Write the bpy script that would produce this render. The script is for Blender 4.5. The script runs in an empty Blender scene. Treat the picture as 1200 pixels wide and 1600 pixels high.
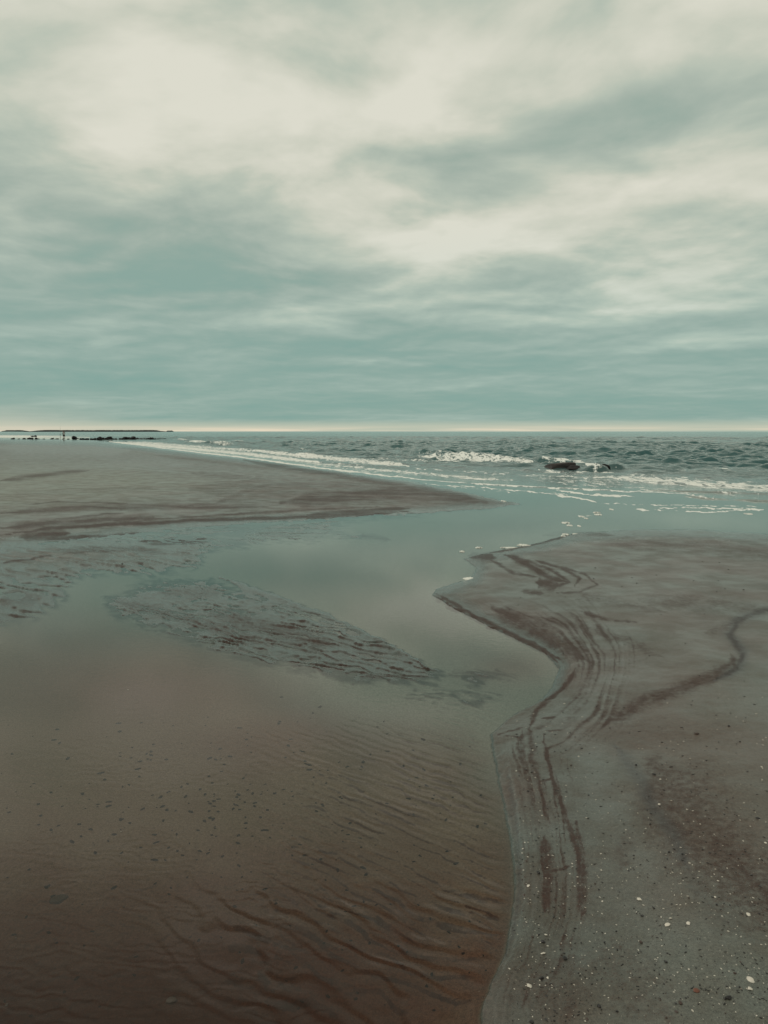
import bpy, bmesh, math, random
import numpy as np
from mathutils import Vector, Matrix

R = math.radians
sc = bpy.context.scene
col = sc.collection

# ------------------------------------------------------------------ camera
H = 1.6                                   # eye height above the still water (m)
F = 1155.0                                # focal length in photo pixels (1200 x 1600)
PITCH = math.atan(126.0 / F)
cam_d = bpy.data.cameras.new('camera')
cam_d.sensor_fit = 'VERTICAL'
cam_d.sensor_height = 24.0
cam_d.lens = 24.0 * F / 1600.0
cam_d.clip_start = 0.05
cam_d.clip_end = 60000.0
cam = bpy.data.objects.new('camera', cam_d)
cam.location = (0, 0, H)
cam.rotation_euler = (R(90) - PITCH, 0, 0)
col.objects.link(cam)
sc.camera = cam
sc.view_settings.view_transform = 'Standard'
sc.view_settings.look = 'None'
sc.view_settings.gamma = 1.0
sc.view_settings.exposure = 0.0
sc.cycles.max_bounces = 6
sc.cycles.transparent_max_bounces = 8
sc.cycles.sample_clamp_indirect = 6.0
CP, SP = math.cos(PITCH), math.sin(PITCH)

def azel(u, v):
    """direction (azimuth, elevation) seen at a photo pixel, for laying out the clouds"""
    x, yc = (u - 600) / F, (800 - v) / F
    y, z = CP + yc * SP, -SP + yc * CP
    return math.atan2(x, y), math.atan2(z, math.hypot(x, y))

def ground(u, v, z=0.0):
    """point of the plane at height z that the survey photo shows at (u, v)"""
    x, yc = (u - 600) / F, (800 - v) / F
    y, zz = CP + yc * SP, -SP + yc * CP
    t = (z - H) / zz
    return x * t, y * t

# ------------------------------------------------------------------ node helpers
class NT:
    def __init__(self, tree):
        self.t = tree; self.n = tree.nodes; self.l = tree.links
    def node(self, typ, ins=None, **props):
        n = self.n.new(typ)
        for k, v in props.items(): setattr(n, k, v)
        if ins:
            for k, v in ins.items():
                s = n.inputs[k]
                if isinstance(v, bpy.types.NodeSocket): self.l.new(v, s)
                else: s.default_value = v
        return n
    def math(self, op, a, b=None, c=None, clamp=False):
        n = self.n.new('ShaderNodeMath'); n.operation = op; n.use_clamp = clamp
        for i, v in enumerate((a, b, c)):
            if v is None: continue
            if isinstance(v, bpy.types.NodeSocket): self.l.new(v, n.inputs[i])
            else: n.inputs[i].default_value = v
        return n.outputs[0]
    def vmath(self, op, a, b=None, scale=None):
        n = self.n.new('ShaderNodeVectorMath'); n.operation = op
        for i, v in enumerate((a, b)):
            if v is None: continue
            if isinstance(v, bpy.types.NodeSocket): self.l.new(v, n.inputs[i])
            else: n.inputs[i].default_value = v
        if scale is not None: n.inputs['Scale'].default_value = scale
        return n.outputs[0]
    def mix(self, f, a, b, mode='MIX'):
        n = self.n.new('ShaderNodeMix'); n.data_type = 'RGBA'; n.blend_type = mode
        for k, v in ((0, f), (6, a), (7, b)):
            if isinstance(v, bpy.types.NodeSocket): self.l.new(v, n.inputs[k])
            else: n.inputs[k].default_value = (*v, 1) if (k > 0 and len(v) == 3) else v
        return n.outputs[2]
    def attr(self, name):
        return self.node('ShaderNodeAttribute', attribute_name=name).outputs['Fac']
    def smooth(self, x, lo, hi, a=0.0, b=1.0):
        n = self.node('ShaderNodeMapRange', interpolation_type='SMOOTHSTEP')
        self.l.new(x, n.inputs[0])
        for i, v in enumerate((lo, hi, a, b)): n.inputs[i + 1].default_value = v
        return n.outputs[0]
    def noise(self, vec, scale, detail=4, rough=.55, dist=0.0):
        n = self.node('ShaderNodeTexNoise', {'Scale': scale, 'Detail': detail, 'Roughness': rough, 'Distortion': dist})
        if vec is not None: self.l.new(vec, n.inputs['Vector'])
        return n.outputs['Fac']

# ------------------------------------------------------------------ sky: NISHITA under a sheet of cloud
SUN_EL, SUN_AZ = R(56), R(-100)            # azimuth from +Y towards +X
world = bpy.data.worlds.new('World'); sc.world = world
world.use_nodes = True
W = NT(world.node_tree); W.n.clear()
out = W.node('ShaderNodeOutputWorld')
bg = W.node('ShaderNodeBackground'); W.l.new(bg.outputs[0], out.inputs[0])
sky = W.node('ShaderNodeTexSky', sky_type='NISHITA', sun_disc=False)
sky.sun_elevation = SUN_EL; sky.sun_rotation = SUN_AZ
clear = W.vmath('SCALE', sky.outputs[0], scale=0.08)
d = W.node('ShaderNodeTexCoord').outputs['Generated']
sep = W.node('ShaderNodeSeparateXYZ', {0: d}); dx, dy, dz = sep.outputs
zz = W.math('ADD', W.math('MAXIMUM', dz, 0.0), 0.11)
q = W.node('ShaderNodeCombineXYZ', {0: W.math('DIVIDE', dx, zz), 1: W.math('DIVIDE', dy, zz), 2: 3.7}).outputs[0]
n_big = W.noise(q, 0.55, 9, .52, .15)
qs = W.vmath('MULTIPLY', q, (1.0, 1.0, 1.0))
n_fine = W.noise(qs, 2.0, 10, .56, .25)
n_off = W.noise(W.vmath('ADD', qs, (.03, .10, .0)), 2.0, 6, .5, .25)
n_base = W.noise(qs, 2.0, 6, .5, .25)
n_wide = W.math('SUBTRACT', W.noise(q, .9, 5, .5, .3), W.noise(W.vmath('ADD', q, (.08, .25, .0)), .9, 5, .5, .3))
relief = W.math('MULTIPLY_ADD', W.math('SUBTRACT', n_base, n_off), 1.05, W.math('MULTIPLY', n_wide, .95))
relief = W.math('MULTIPLY', relief, W.smooth(dz, .02, .24, .25, 1.0))
az = W.math('ARCTAN2', dx, dy); el = W.math('ARCSINE', dz)
wn = W.node('ShaderNodeTexNoise', {'Scale': .9, 'Detail': 5, 'Roughness': .5}); W.l.new(q, wn.inputs['Vector'])
ae = W.node('ShaderNodeCombineXYZ', {0: az, 1: el, 2: 0.0}).outputs[0]
wsub = W.vmath('SUBTRACT', wn.outputs['Color'], (.5, .5, .5))
ampv = W.math('ADD', W.math('MULTIPLY', el, 1.0, clamp=True), 0.006)
wv = W.node('ShaderNodeVectorMath', operation='SCALE'); W.l.new(wsub, wv.inputs[0]); W.l.new(ampv, wv.inputs['Scale'])
wv2 = W.vmath('MULTIPLY', wv.outputs[0], (1.5, .8, 0.0))
ae = W.vmath('ADD', ae, wv2)
# soft masses of thicker (dark) and thinner (bright) cloud: photo u, v, half sizes, tilt (deg), strength
BLOBS = [
    (40, 50, 220, 90, 10, .16), (620, 395, 190, 40, 0, .30), (240, 110, 160, 60, 20, -.16), (1150, 60, 140, 60, 0, .02), (560, 30, 400, 60, 0, -.08),
    (60, 320, 330, 100, 22, -.30), (330, 440, 320, 65, 8, -.26), (170, 410, 160, 60, 5, .10), (100, 60, 300, 120, 10, -.04),
    (330, 170, 240, 110, 35, .26), (690, 175, 200, 60, -20, .26), (560, 330, 230, 80, 25, .30), (120, 215, 120, 30, 20, .16), (630, 390, 170, 40, 0, .34),
    (830, 255, 330, 50, -8, -.26), (1140, 225, 190, 70, -10, -.32), (1000, 70, 90, 60, -35, -.27), (1000, 330, 220, 60, -6, .36),
    (640, 245, 90, 45, 25, -.22), (860, 390, 160, 40, 8, .24), (1100, 420, 170, 40, 0, .26), (960, 478, 300, 24, -4, .42),
    (480, 492, 190, 22, -4, .28), (640, 520, 330, 30, 0, -.22), (1060, 524, 190, 18, -2, .38), (150, 490, 200, 24, 2, .12),
    (600, 565, 170, 7, 0, .28), (760, 598, 190, 10, -3, .30), (330, 582, 120, 12, 4, .16), (560, 628, 160, 8, 0, .12),
    (250, 600, 500, 26, 0, -.16), (900, 632, 500, 15, 0, -.16), (80, 634, 260, 5, 0, .12), (1130, 608, 120, 5, 0, .18),
    (1180, 320, 120, 60, 0, .18), (1150, 120, 160, 50, 20, .12),
]
val = W.math('MULTIPLY_ADD', W.math('SUBTRACT', n_big, .5), .60, .50)
val = W.math('MULTIPLY_ADD', W.math('SUBTRACT', n_fine, .5), .52, val)
val = W.math('ADD', val, relief)
for (u, v, a, b, tilt, amp) in BLOBS:
    A, E = azel(u, v)
    m = W.node('ShaderNodeMapping', vector_type='TEXTURE')
    m.inputs['Location'].default_value = (A, E, 0)
    m.inputs['Rotation'].default_value = (0, 0, R(-tilt))
    m.inputs['Scale'].default_value = (a * 1.75 / F, b * 1.75 / F, 1)
    W.l.new(ae, m.inputs[0])
    g = W.node('ShaderNodeTexGradient', {0: m.outputs[0]}, gradient_type='QUADRATIC_SPHERE')
    val = W.math('MULTIPLY_ADD', g.outputs['Fac'], amp * .9, val)
# brighter towards the upper sky, lower near the horizon
val = W.math('ADD', val, W.smooth(el, R(1), R(24), -.26, .20))
ramp = W.node('ShaderNodeValToRGB', {0: val}); cr = ramp.color_ramp
cr.interpolation = 'B_SPLINE'
cr.elements[0].position = 0.05; cr.elements[0].color = (.27, .395, .345, 1)
cr.elements[1].position = 1.0; cr.elements[1].color = (.73, .745, .65, 1)
for p, c in ((.24, (.315, .415, .36, 1)), (.42, (.39, .47, .41, 1)), (.58, (.46, .54, .46, 1)), (.74, (.575, .61, .515, 1))):
    e = cr.elements.new(p); e.color = c
low = W.smooth(el, R(17), R(3))
cloud = W.mix(1.0, ramp.outputs[0], W.mix(low, (1.04, 1.0, .985), (.86, .96, .975)), 'MULTIPLY')
# thin warm strip under the cloud edge at the horizon
strip = W.math('MULTIPLY', W.smooth(el, R(.5), R(.1)), W.smooth(W.noise(W.node('ShaderNodeCombineXYZ', {0: W.math('MULTIPLY', az, 2.2), 1: W.math('MULTIPLY', el, 90.0), 2: 1.0}).outputs[0], 1.6, 3), .28, .62))
cloud = W.mix(W.math('MULTIPLY', W.smooth(el, R(1.0), R(.35)), .75), cloud, (.54, .57, .45))
cloud = W.mix(W.math('MULTIPLY', strip, .8), cloud, (.88, .74, .56))
wl = W.math('MULTIPLY', W.smooth(el, R(2.6), R(.2)), W.smooth(az, R(-16), R(-29)))
cloud = W.mix(W.math('MULTIPLY', wl, .55), cloud, (.62, .60, .48))
# unseen sky overhead is dimmed to lower ground light and steep reflections
over = W.smooth(el, R(32), R(50), 1.0, .48)
ov = W.node('ShaderNodeVectorMath', operation='SCALE'); W.l.new(cloud, ov.inputs[0]); W.l.new(over, ov.inputs['Scale'])
final = W.mix(.97, clear, ov.outputs[0])
final = W.mix(W.smooth(el, R(-.5), R(-3)), final, (.10, .11, .10))
W.l.new(final, bg.inputs[0]); bg.inputs[1].default_value = 1.0
world.cycles.sampling_method = 'MANUAL'; world.cycles.sample_map_resolution = 512

sun_d = bpy.data.lights.new('sun', 'SUN'); sun_d.energy = 1.4; sun_d.angle = R(25); sun_d.color = (1, .95, .87)
sun = bpy.data.objects.new('sun', sun_d); col.objects.link(sun)
sv = Vector((math.sin(SUN_AZ) * math.cos(SUN_EL), math.cos(SUN_AZ) * math.cos(SUN_EL), math.sin(SUN_EL)))
sun.rotation_euler = sv.to_track_quat('Z', 'Y').to_euler(); sun.location = sv * 50

# ------------------------------------------------------------------ numpy noise
def _hash(ix, iy, seed):
    h = (ix.astype(np.int64) * 374761393 + iy.astype(np.int64) * 668265263 + seed * 1442695041) & 0x7fffffff
    h = ((h ^ (h >> 13)) * 1274126177) & 0x7fffffff
    return ((h ^ (h >> 16)) & 0xffff).astype(np.float32) / 65535.0

def gnoise(x, y, seed=0):
    """gradient noise, about -1..1"""
    x0 = np.floor(x); y0 = np.floor(y)
    fx = (x - x0).astype(np.float32); fy = (y - y0).astype(np.float32)
    ix = x0.astype(np.int64); iy = y0.astype(np.int64)
    ux = fx * fx * fx * (fx * (fx * 6 - 15) + 10); uy = fy * fy * fy * (fy * (fy * 6 - 15) + 10)
    def g(i, j, px, py):
        a = _hash(ix + i, iy + j, seed) * (2 * math.pi)
        return np.cos(a) * px + np.sin(a) * py
    a = g(0, 0, fx, fy); b = g(1, 0, fx - 1, fy); c = g(0, 1, fx, fy - 1); e = g(1, 1, fx - 1, fy - 1)
    return 1.5 * ((a + (b - a) * ux) * (1 - uy) + (c + (e - c) * ux) * uy)

def fbm(x, y, seed=0, octs=3, gain=.5):
    s = 0; a = 1; t = 0
    for o in range(octs):
        s = s + a * gnoise(x * 2 ** o, y * 2 ** o, seed + o * 7); t += a; a *= gain
    return s / t

def sstep(x, a, b):
    t = np.clip((x - a) / (b - a), 0, 1); return t * t * (3 - 2 * t)

# ------------------------------------------------------------------ radial ground grid (finer where the ground is nearer)
rows = [0.0, .15, .3, .5, .7, .9, 1.1, 1.3]
PXR = 1.0 / (H * F * .64)
r = 1.3
while r < 30000:
    step = r * r * PXR * .95
    if r < 12: cap = 1e9
    elif r < 24: cap = .14
    elif r < 60: cap = .17
    elif r < 110: cap = .28
    elif r < 220: cap = .7
    elif r < 600: cap = 4.0
    elif r < 2500: cap = 40
    else: cap = 1200
    r += min(step, cap); rows.append(r)
rows = np.array(rows)
azs = np.concatenate([np.arange(-180, -60, 3.0), np.arange(-60, -30, .35), np.arange(-30, 30, .088), np.arange(30, 60, .35), np.arange(60, 180, 3.0)])
NR, NA = len(rows), len(azs)
AZ = np.radians(azs)
X = rows[:, None] * np.sin(AZ)[None, :]
Y = rows[:, None] * np.cos(AZ)[None, :]
STEP = np.gradient(rows)[:, None] * np.ones((1, NA))
STEP = np.maximum(STEP, rows[:, None] * np.gradient(AZ)[None, :])
print('grid', NR, NA, NR * NA)
# where the still-water plane point falls in the survey photo, for reading the plan of bars and pools off it
fwd = Y * CP + H * SP
okf = (fwd > .35) & (Y > 0.05)
fw = np.where(okf, fwd, .35)
U = 600 + F * X / fw
V = 800 - F * (Y * SP - H * CP) / fw
V = np.where(okf, V, 3000.0); U = np.where(okf, U, 600 + X * 1500)
U = np.clip(U, -6000, 7000); V = np.clip(V, 674.3, 3000)
DV = V - 674.0
RR = np.hypot(X, Y)

def psdf(poly, u, v, band=80):
    """signed distance in survey pixels to a closed outline, positive inside"""
    p = np.array(poly, float); n = len(p)
    res = np.full(u.shape, -float(band))
    m = (u > p[:, 0].min() - band) & (u < p[:, 0].max() + band) & (v > p[:, 1].min() - band) & (v < p[:, 1].max() + band)
    uu = u[m]; vv = v[m]
    dd = np.full(uu.shape, 1e9); ins = np.zeros(uu.shape, bool)
    for i in range(n):
        ax, ay = p[i]; bx, by = p[(i + 1) % n]
        ex, ey = bx - ax, by - ay
        t = np.clip(((uu - ax) * ex + (vv - ay) * ey) / (ex * ex + ey * ey + 1e-9), 0, 1)
        dd = np.minimum(dd, (uu - ax - t * ex) ** 2 + (vv - ay - t * ey) ** 2)
        if ay != by:
            c = ((ay > vv) != (by > vv)) & (uu < ex * (vv - ay) / (by - ay) + ax)
            ins ^= c
    res[m] = np.sqrt(dd) * np.where(ins, 1, -1)
    return res

def stroke(arr, pts, w, s, u, v, mode='max'):
    """soft band of half width w along an open line"""
    p = np.array(pts, float); b = w * 2.6
    m = (u > p[:, 0].min() - b) & (u < p[:, 0].max() + b) & (v > p[:, 1].min() - b) & (v < p[:, 1].max() + b)
    if not m.any(): return
    uu = u[m]; vv = v[m]; dd = np.full(uu.shape, 1e9); tt = np.zeros(uu.shape)
    L = 0; tot = np.hypot(*np.diff(p, axis=0).T).sum()
    for i in range(len(p) - 1):
        ax, ay = p[i]; ex, ey = p[i + 1] - p[i]; l = math.hypot(ex, ey)
        t = np.clip(((uu - ax) * ex + (vv - ay) * ey) / (l * l + 1e-9), 0, 1)
        q_ = (uu - ax - t * ex) ** 2 + (vv - ay - t * ey) ** 2
        better = q_ < dd; dd = np.where(better, q_, dd); tt = np.where(better, (L + t * l) / tot, tt); L += l
    taper = np.clip(np.minimum(tt, 1 - tt) * 8, 0.25, 1)
    k = s * np.exp(-dd / (w * w * taper * taper))
    arr[m] = np.maximum(arr[m], k) if mode == 'max' else arr[m] + k

# ------------------------------------------------------------------ plan of the beach
wu = 7 * fbm(U / 60, V / 22, 11, 3); wv_ = 2.5 * fbm(U / 55, V / 18, 23, 3)
wu = wu + 5 * fbm(U / 13, V / 6, 12, 3); wv_ = wv_ + 2.2 * fbm(U / 12, V / 5, 24, 3)
Uw = U + wu; Vw = V + wv_ * np.clip(DV / 120, .15, 1.5)

LEFT = [(-6000, 684), (0, 685), (150, 688.5), (230, 698), (300, 707), (380, 716), (500, 733), (600, 746), (700, 764), (770, 780), (812, 788), (770, 793),
        (700, 797), (620, 803), (560, 806), (450, 812), (300, 821), (150, 838), (0, 852), (-6000, 1500)]
STRIP = [(-3000, 1100), (0, 846), (150, 834), (300, 818), (450, 810), (560, 806), (660, 801), (600, 809), (520, 820), (560, 832), (610, 846), (500, 852), (430, 848), (330, 858), (300, 876), (230, 884), (120, 888), (0, 892)]
SHOAL = [(-3000, 1150), (0, 858), (120, 853), (300, 860), (320, 880), (250, 892), (150, 893), (112, 905), (100, 930), (60, 960), (0, 976), (-3000, 1350)]
RIDGE = [(165, 935), (230, 912), (330, 905), (400, 925), (500, 965), (600, 1005), (682, 1048), (640, 1062), (560, 1062), (480, 1045), (400, 1030), (330, 1012), (250, 985), (180, 960)]
MINI = [(535, 880), (570, 868), (620, 875), (612, 890), (560, 892)]
KNOLL = [(620, 1085), (690, 1045), (780, 1040), (800, 1055), (790, 1085), (740, 1105), (680, 1105)]
BAR = [(7000, 1400), (7000, 900), (1500, 838), (1200, 834), (1100, 827), (1000, 826), (900, 832), (830, 850), (745, 866), (722, 872), (745, 888), (735, 902), (680, 920), (672, 930), (700, 948), (760, 978),
       (810, 1002), (852, 1022), (872, 1045), (862, 1075), (838, 1098), (800, 1118), (766, 1148), (772, 1190), (782, 1240), (794, 1300), (803, 1370), (800, 1430), (788, 1490), (765, 1540), (752, 1575), (750, 1640), (770, 1800), (700, 3001), (7000, 3001)]
CHAN = [(470, 845), (700, 830), (800, 800), (900, 805), (830, 840), (720, 870), (680, 925), (760, 990), (845, 1035), (855, 1070), (790, 1035), (690, 1040), (520, 960), (400, 915), (300, 890), (340, 865)]
DEEP = [(-3000, 1050), (0, 1000), (300, 1040), (560, 1190), (700, 1200), (755, 1260), (780, 1330), (780, 1440), (740, 1540), (740, 3001), (-3000, 3001)]

sd_left = psdf(LEFT, Uw, Vw, 140); sd_strip = psdf(STRIP, Uw, Vw, 40); sd_shoal = psdf(SHOAL, Uw, Vw, 40)
sd_ridge = psdf(RIDGE, Uw, Vw, 60); sd_mini = psdf(MINI, Uw, Vw, 30); sd_knoll = psdf(KNOLL, Uw, Vw, 40)
Ub = U + wu * .35; Vb = V + wv_ * .35
Ub = Ub + 1.8 * fbm(X / .05, Y / .05, 13, 3) * sstep(V, 1000, 1200)
sd_bar = psdf(BAR, Ub, Vb, 400); sd_chan = psdf(CHAN, Uw, Vw, 60); sd_deep = psdf(DEEP, Uw, Vw, 120)

# shore line of the sea (survey v for each u): waves live on the far side of it
SL = [(-6000, 678), (0, 682.5), (110, 684), (150, 687), (230, 696.5), (300, 705), (400, 717), (500, 731), (600, 743), (700, 753), (800, 760), (900, 763), (1000, 767), (1100, 773), (1150, 779), (1200, 783), (1500, 800), (7000, 1000)]
shore_v = np.interp(U, [p[0] for p in SL], [p[1] for p in SL])
shore_v = shore_v + .10 * (shore_v - 674) * .25 * fbm(X / 6, Y / 6, 5, 3)
S = (shore_v - V) / (shore_v - 674)               # >0 out at sea, 1 at the horizon

bed = np.full(U.shape, -.009)
bed += .004 * fbm(X / 1.4, Y / 1.4, 31, 3)
bed -= .022 * sstep(sd_chan, -8, 30)
bed -= .022 * sstep(sd_deep, -10, 100) + .09 * sstep(V, 1250, 1700) * (1 - sstep(U, 300, 760)) + .02 * sstep(V, 1400, 1650) * (1 - sstep(U, 600, 780))
bed += (.0120 + .009 * fbm(X / 1.8, Y / 1.8, 33, 4)) * sstep(sd_strip, -14, 14)
bed += (.016 + .006 * fbm(X / .9, Y / .9, 34, 3)) * sstep(sd_shoal, -16, 14)
bed += (.0155 + .006 * fbm(X / .6, Y / .6, 35, 3)) * sstep(sd_ridge, -18, 18)
bed += .015 * sstep(sd_mini, -8, 8) + (.005 + .008 * fbm(X / .35, Y / .35, 36, 3)) * sstep(sd_knoll, -12, 14)
bed = np.where(S > -.35, bed - .05 * sstep(S, -.15, .5) - .5 * sstep(S, .3, .9), bed)
lift_l = .021 * sstep(sd_left, -4, 4) + .024 * sstep(sd_left, 3, 18) + .15 * sstep(sd_left, 6, 70)
lift_l *= np.where(V < 700, .9, 1)
wl_ = sstep(sd_left, -4, 4)
bed = bed * (1 - wl_) + wl_ * (-.004) + lift_l
kb = sstep(sd_bar, -2.5, 5)
bed = bed * (1 - kb) + kb * (-.004)
bed += .016 * kb + .020 * sstep(sd_bar, 4, 30) + .06 * sstep(sd_bar, 20, 380)
bed += kb * (.006 * fbm(X / .5, Y / .5, 41, 4) + .0035 * fbm(X / .09, Y / .09, 43, 3))
# the undercut step along the bar edge in the foreground
ridge_d = (sd_bar - 22) / 5.0
near = sstep(V, 1120, 1200) * (.35 + .65 * sstep(fbm(X / .28, Y / .28, 141, 3), -.4, .3))
bed += kb * np.exp(-((sd_bar - 8) / 10) ** 2) * sstep(V, 1000, 1150) * .005 * fbm(X / .045, Y / .045, 143, 3)
bed += near * (.0045 * np.exp(-ridge_d ** 2) - .003 * np.exp(-((sd_bar - 11) / 4) ** 2) + .003 * np.exp(-((sd_bar - 38) / 3) ** 2))

# ripples: crest direction taken from two points on one crest
def ripple(p0, p1, lam, warp, seed, sharp=1.0):
    a = np.array(ground(*p0)); b = np.array(ground(*p1)); t = (b - a) / np.linalg.norm(b - a)
    n = np.array([-t[1], t[0]])
    if n[1] < 0: n = -n
    c = X * n[0] + Y * n[1]; a_ = X * t[0] + Y * t[1]
    c = c + warp * lam * fbm(a_ / (lam * 3.2), c / (lam * 2.2), seed, 3)
    ph = c / lam; f = ph - np.floor(ph)
    # gentle face away from the viewer's side, steep slip face nearer the viewer
    k = .26
    w = np.where(f < k, f / k, 1 - (f - k) / (1 - k))
    w = w * w * (3 - 2 * w)
    seg = .62 + .5 * fbm(a_ / (lam * 3.4), c / (lam * 1.2), seed + 50, 2) * 1.6
    return (w - .45) * np.clip(seg, 0.05, 1.2)

fade = lambda lam: np.clip(1.6 - STEP / (lam * .28), 0, 1)
amp_mod = sstep(fbm(X / .9, Y / .9, 61, 3), -.55, .35)
r1 = ripple((600, 1290), (780, 1372), .060, .8, 71)
r2 = ripple((470, 1440), (680, 1560), .095, 1.3, 73)
r3 = ripple((250, 950), (420, 985), .105, 1.5, 75)
r4 = ripple((10, 900), (110, 925), .21, 1.3, 77)
in_r1 = sstep(V, 1080, 1150) * sstep(U, 300, 520) * sstep(sd_bar, 4, -30) * (1 - sstep(V, 1440, 1500))
in_r2 = sstep(V, 1330, 1440) * sstep(sd_bar, 4, -30) * (.12 + .88 * sstep(U, 160, 440))
in_pool = sstep(V, 1090, 1200) * sstep(sd_bar, 4, -30) * (1 - sstep(U, 400, 640))
bed += .0060 * r1 * in_r1 * fade(.10) * (.35 + .65 * amp_mod)
bed += .0080 * r2 * in_r2 * fade(.095) * (.4 + .6 * amp_mod)
rp = ripple((120, 1330), (330, 1352), .055, 2.0, 79)
bed += .0028 * rp * in_pool * (1 - in_r2 * .7) * fade(.1) * (.3 + .7 * amp_mod)
bed += in_pool * .0018 * fbm(X / .035, Y / .035, 83, 3) * fade(.035)
in_sh = sstep(sd_shoal, -18, 8); in_rg = sstep(sd_ridge, -20, 8)
flats = np.maximum(np.maximum(in_sh, in_rg), np.maximum(sstep(sd_knoll, -16, 6), np.maximum(sstep(sd_mini, -10, 4), sstep(sd_strip, -14, 2)))) * (1 - wl_)
bed += flats * (.0085 * fbm(X / .16, Y / .22, 91, 3) * fade(.2) + .004 * fbm(X / .05, Y / .06, 92, 2) * fade(.06) - .003)
bed += .016 * r3 * np.maximum(in_rg, np.maximum(sstep(sd_knoll, -16, 6) * .5, sstep(sd_mini, -10, 4) * .7)) * (.5 + .5 * amp_mod) * fade(.17)
bed += .024 * r4 * np.maximum(in_sh, .8 * sstep(sd_strip, -10, 6) * sstep(V, 826, 846)) * fade(.36)
r5 = ripple((200, 880), (420, 872), .33, 1.6, 85)
bed += .018 * r5 * sstep(sd_strip, -14, 2) * (1 - in_sh) * sstep(fbm(X / 2, Y / 2, 87, 2), -.5, .3) * fade(.5)
r6 = ripple((690, 935), (790, 975), .10, 1.2, 89)
scal = sstep(U, 660, 690) * (1 - sstep(U, 775, 800)) * sstep(V, 915, 930) * (1 - sstep(V, 980, 990)) * np.exp(-((sd_bar - 4) / 16) ** 2)
bed += .016 * r6 * scal * fade(.1)
bed = np.where((in_pool > .3) | (in_r2 * sstep(-sd_bar, 0, 8) > .3) | (in_r1 > .5), np.minimum(bed, -.0045), bed)
# long low levee that runs along the lagoon's near side
lev = np.zeros(U.shape); stroke(lev, [(340, 902), (420, 930), (500, 958), (600, 1005), (670, 1046)], 5, 1, Uw, Vw); bed += .013 * lev

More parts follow.
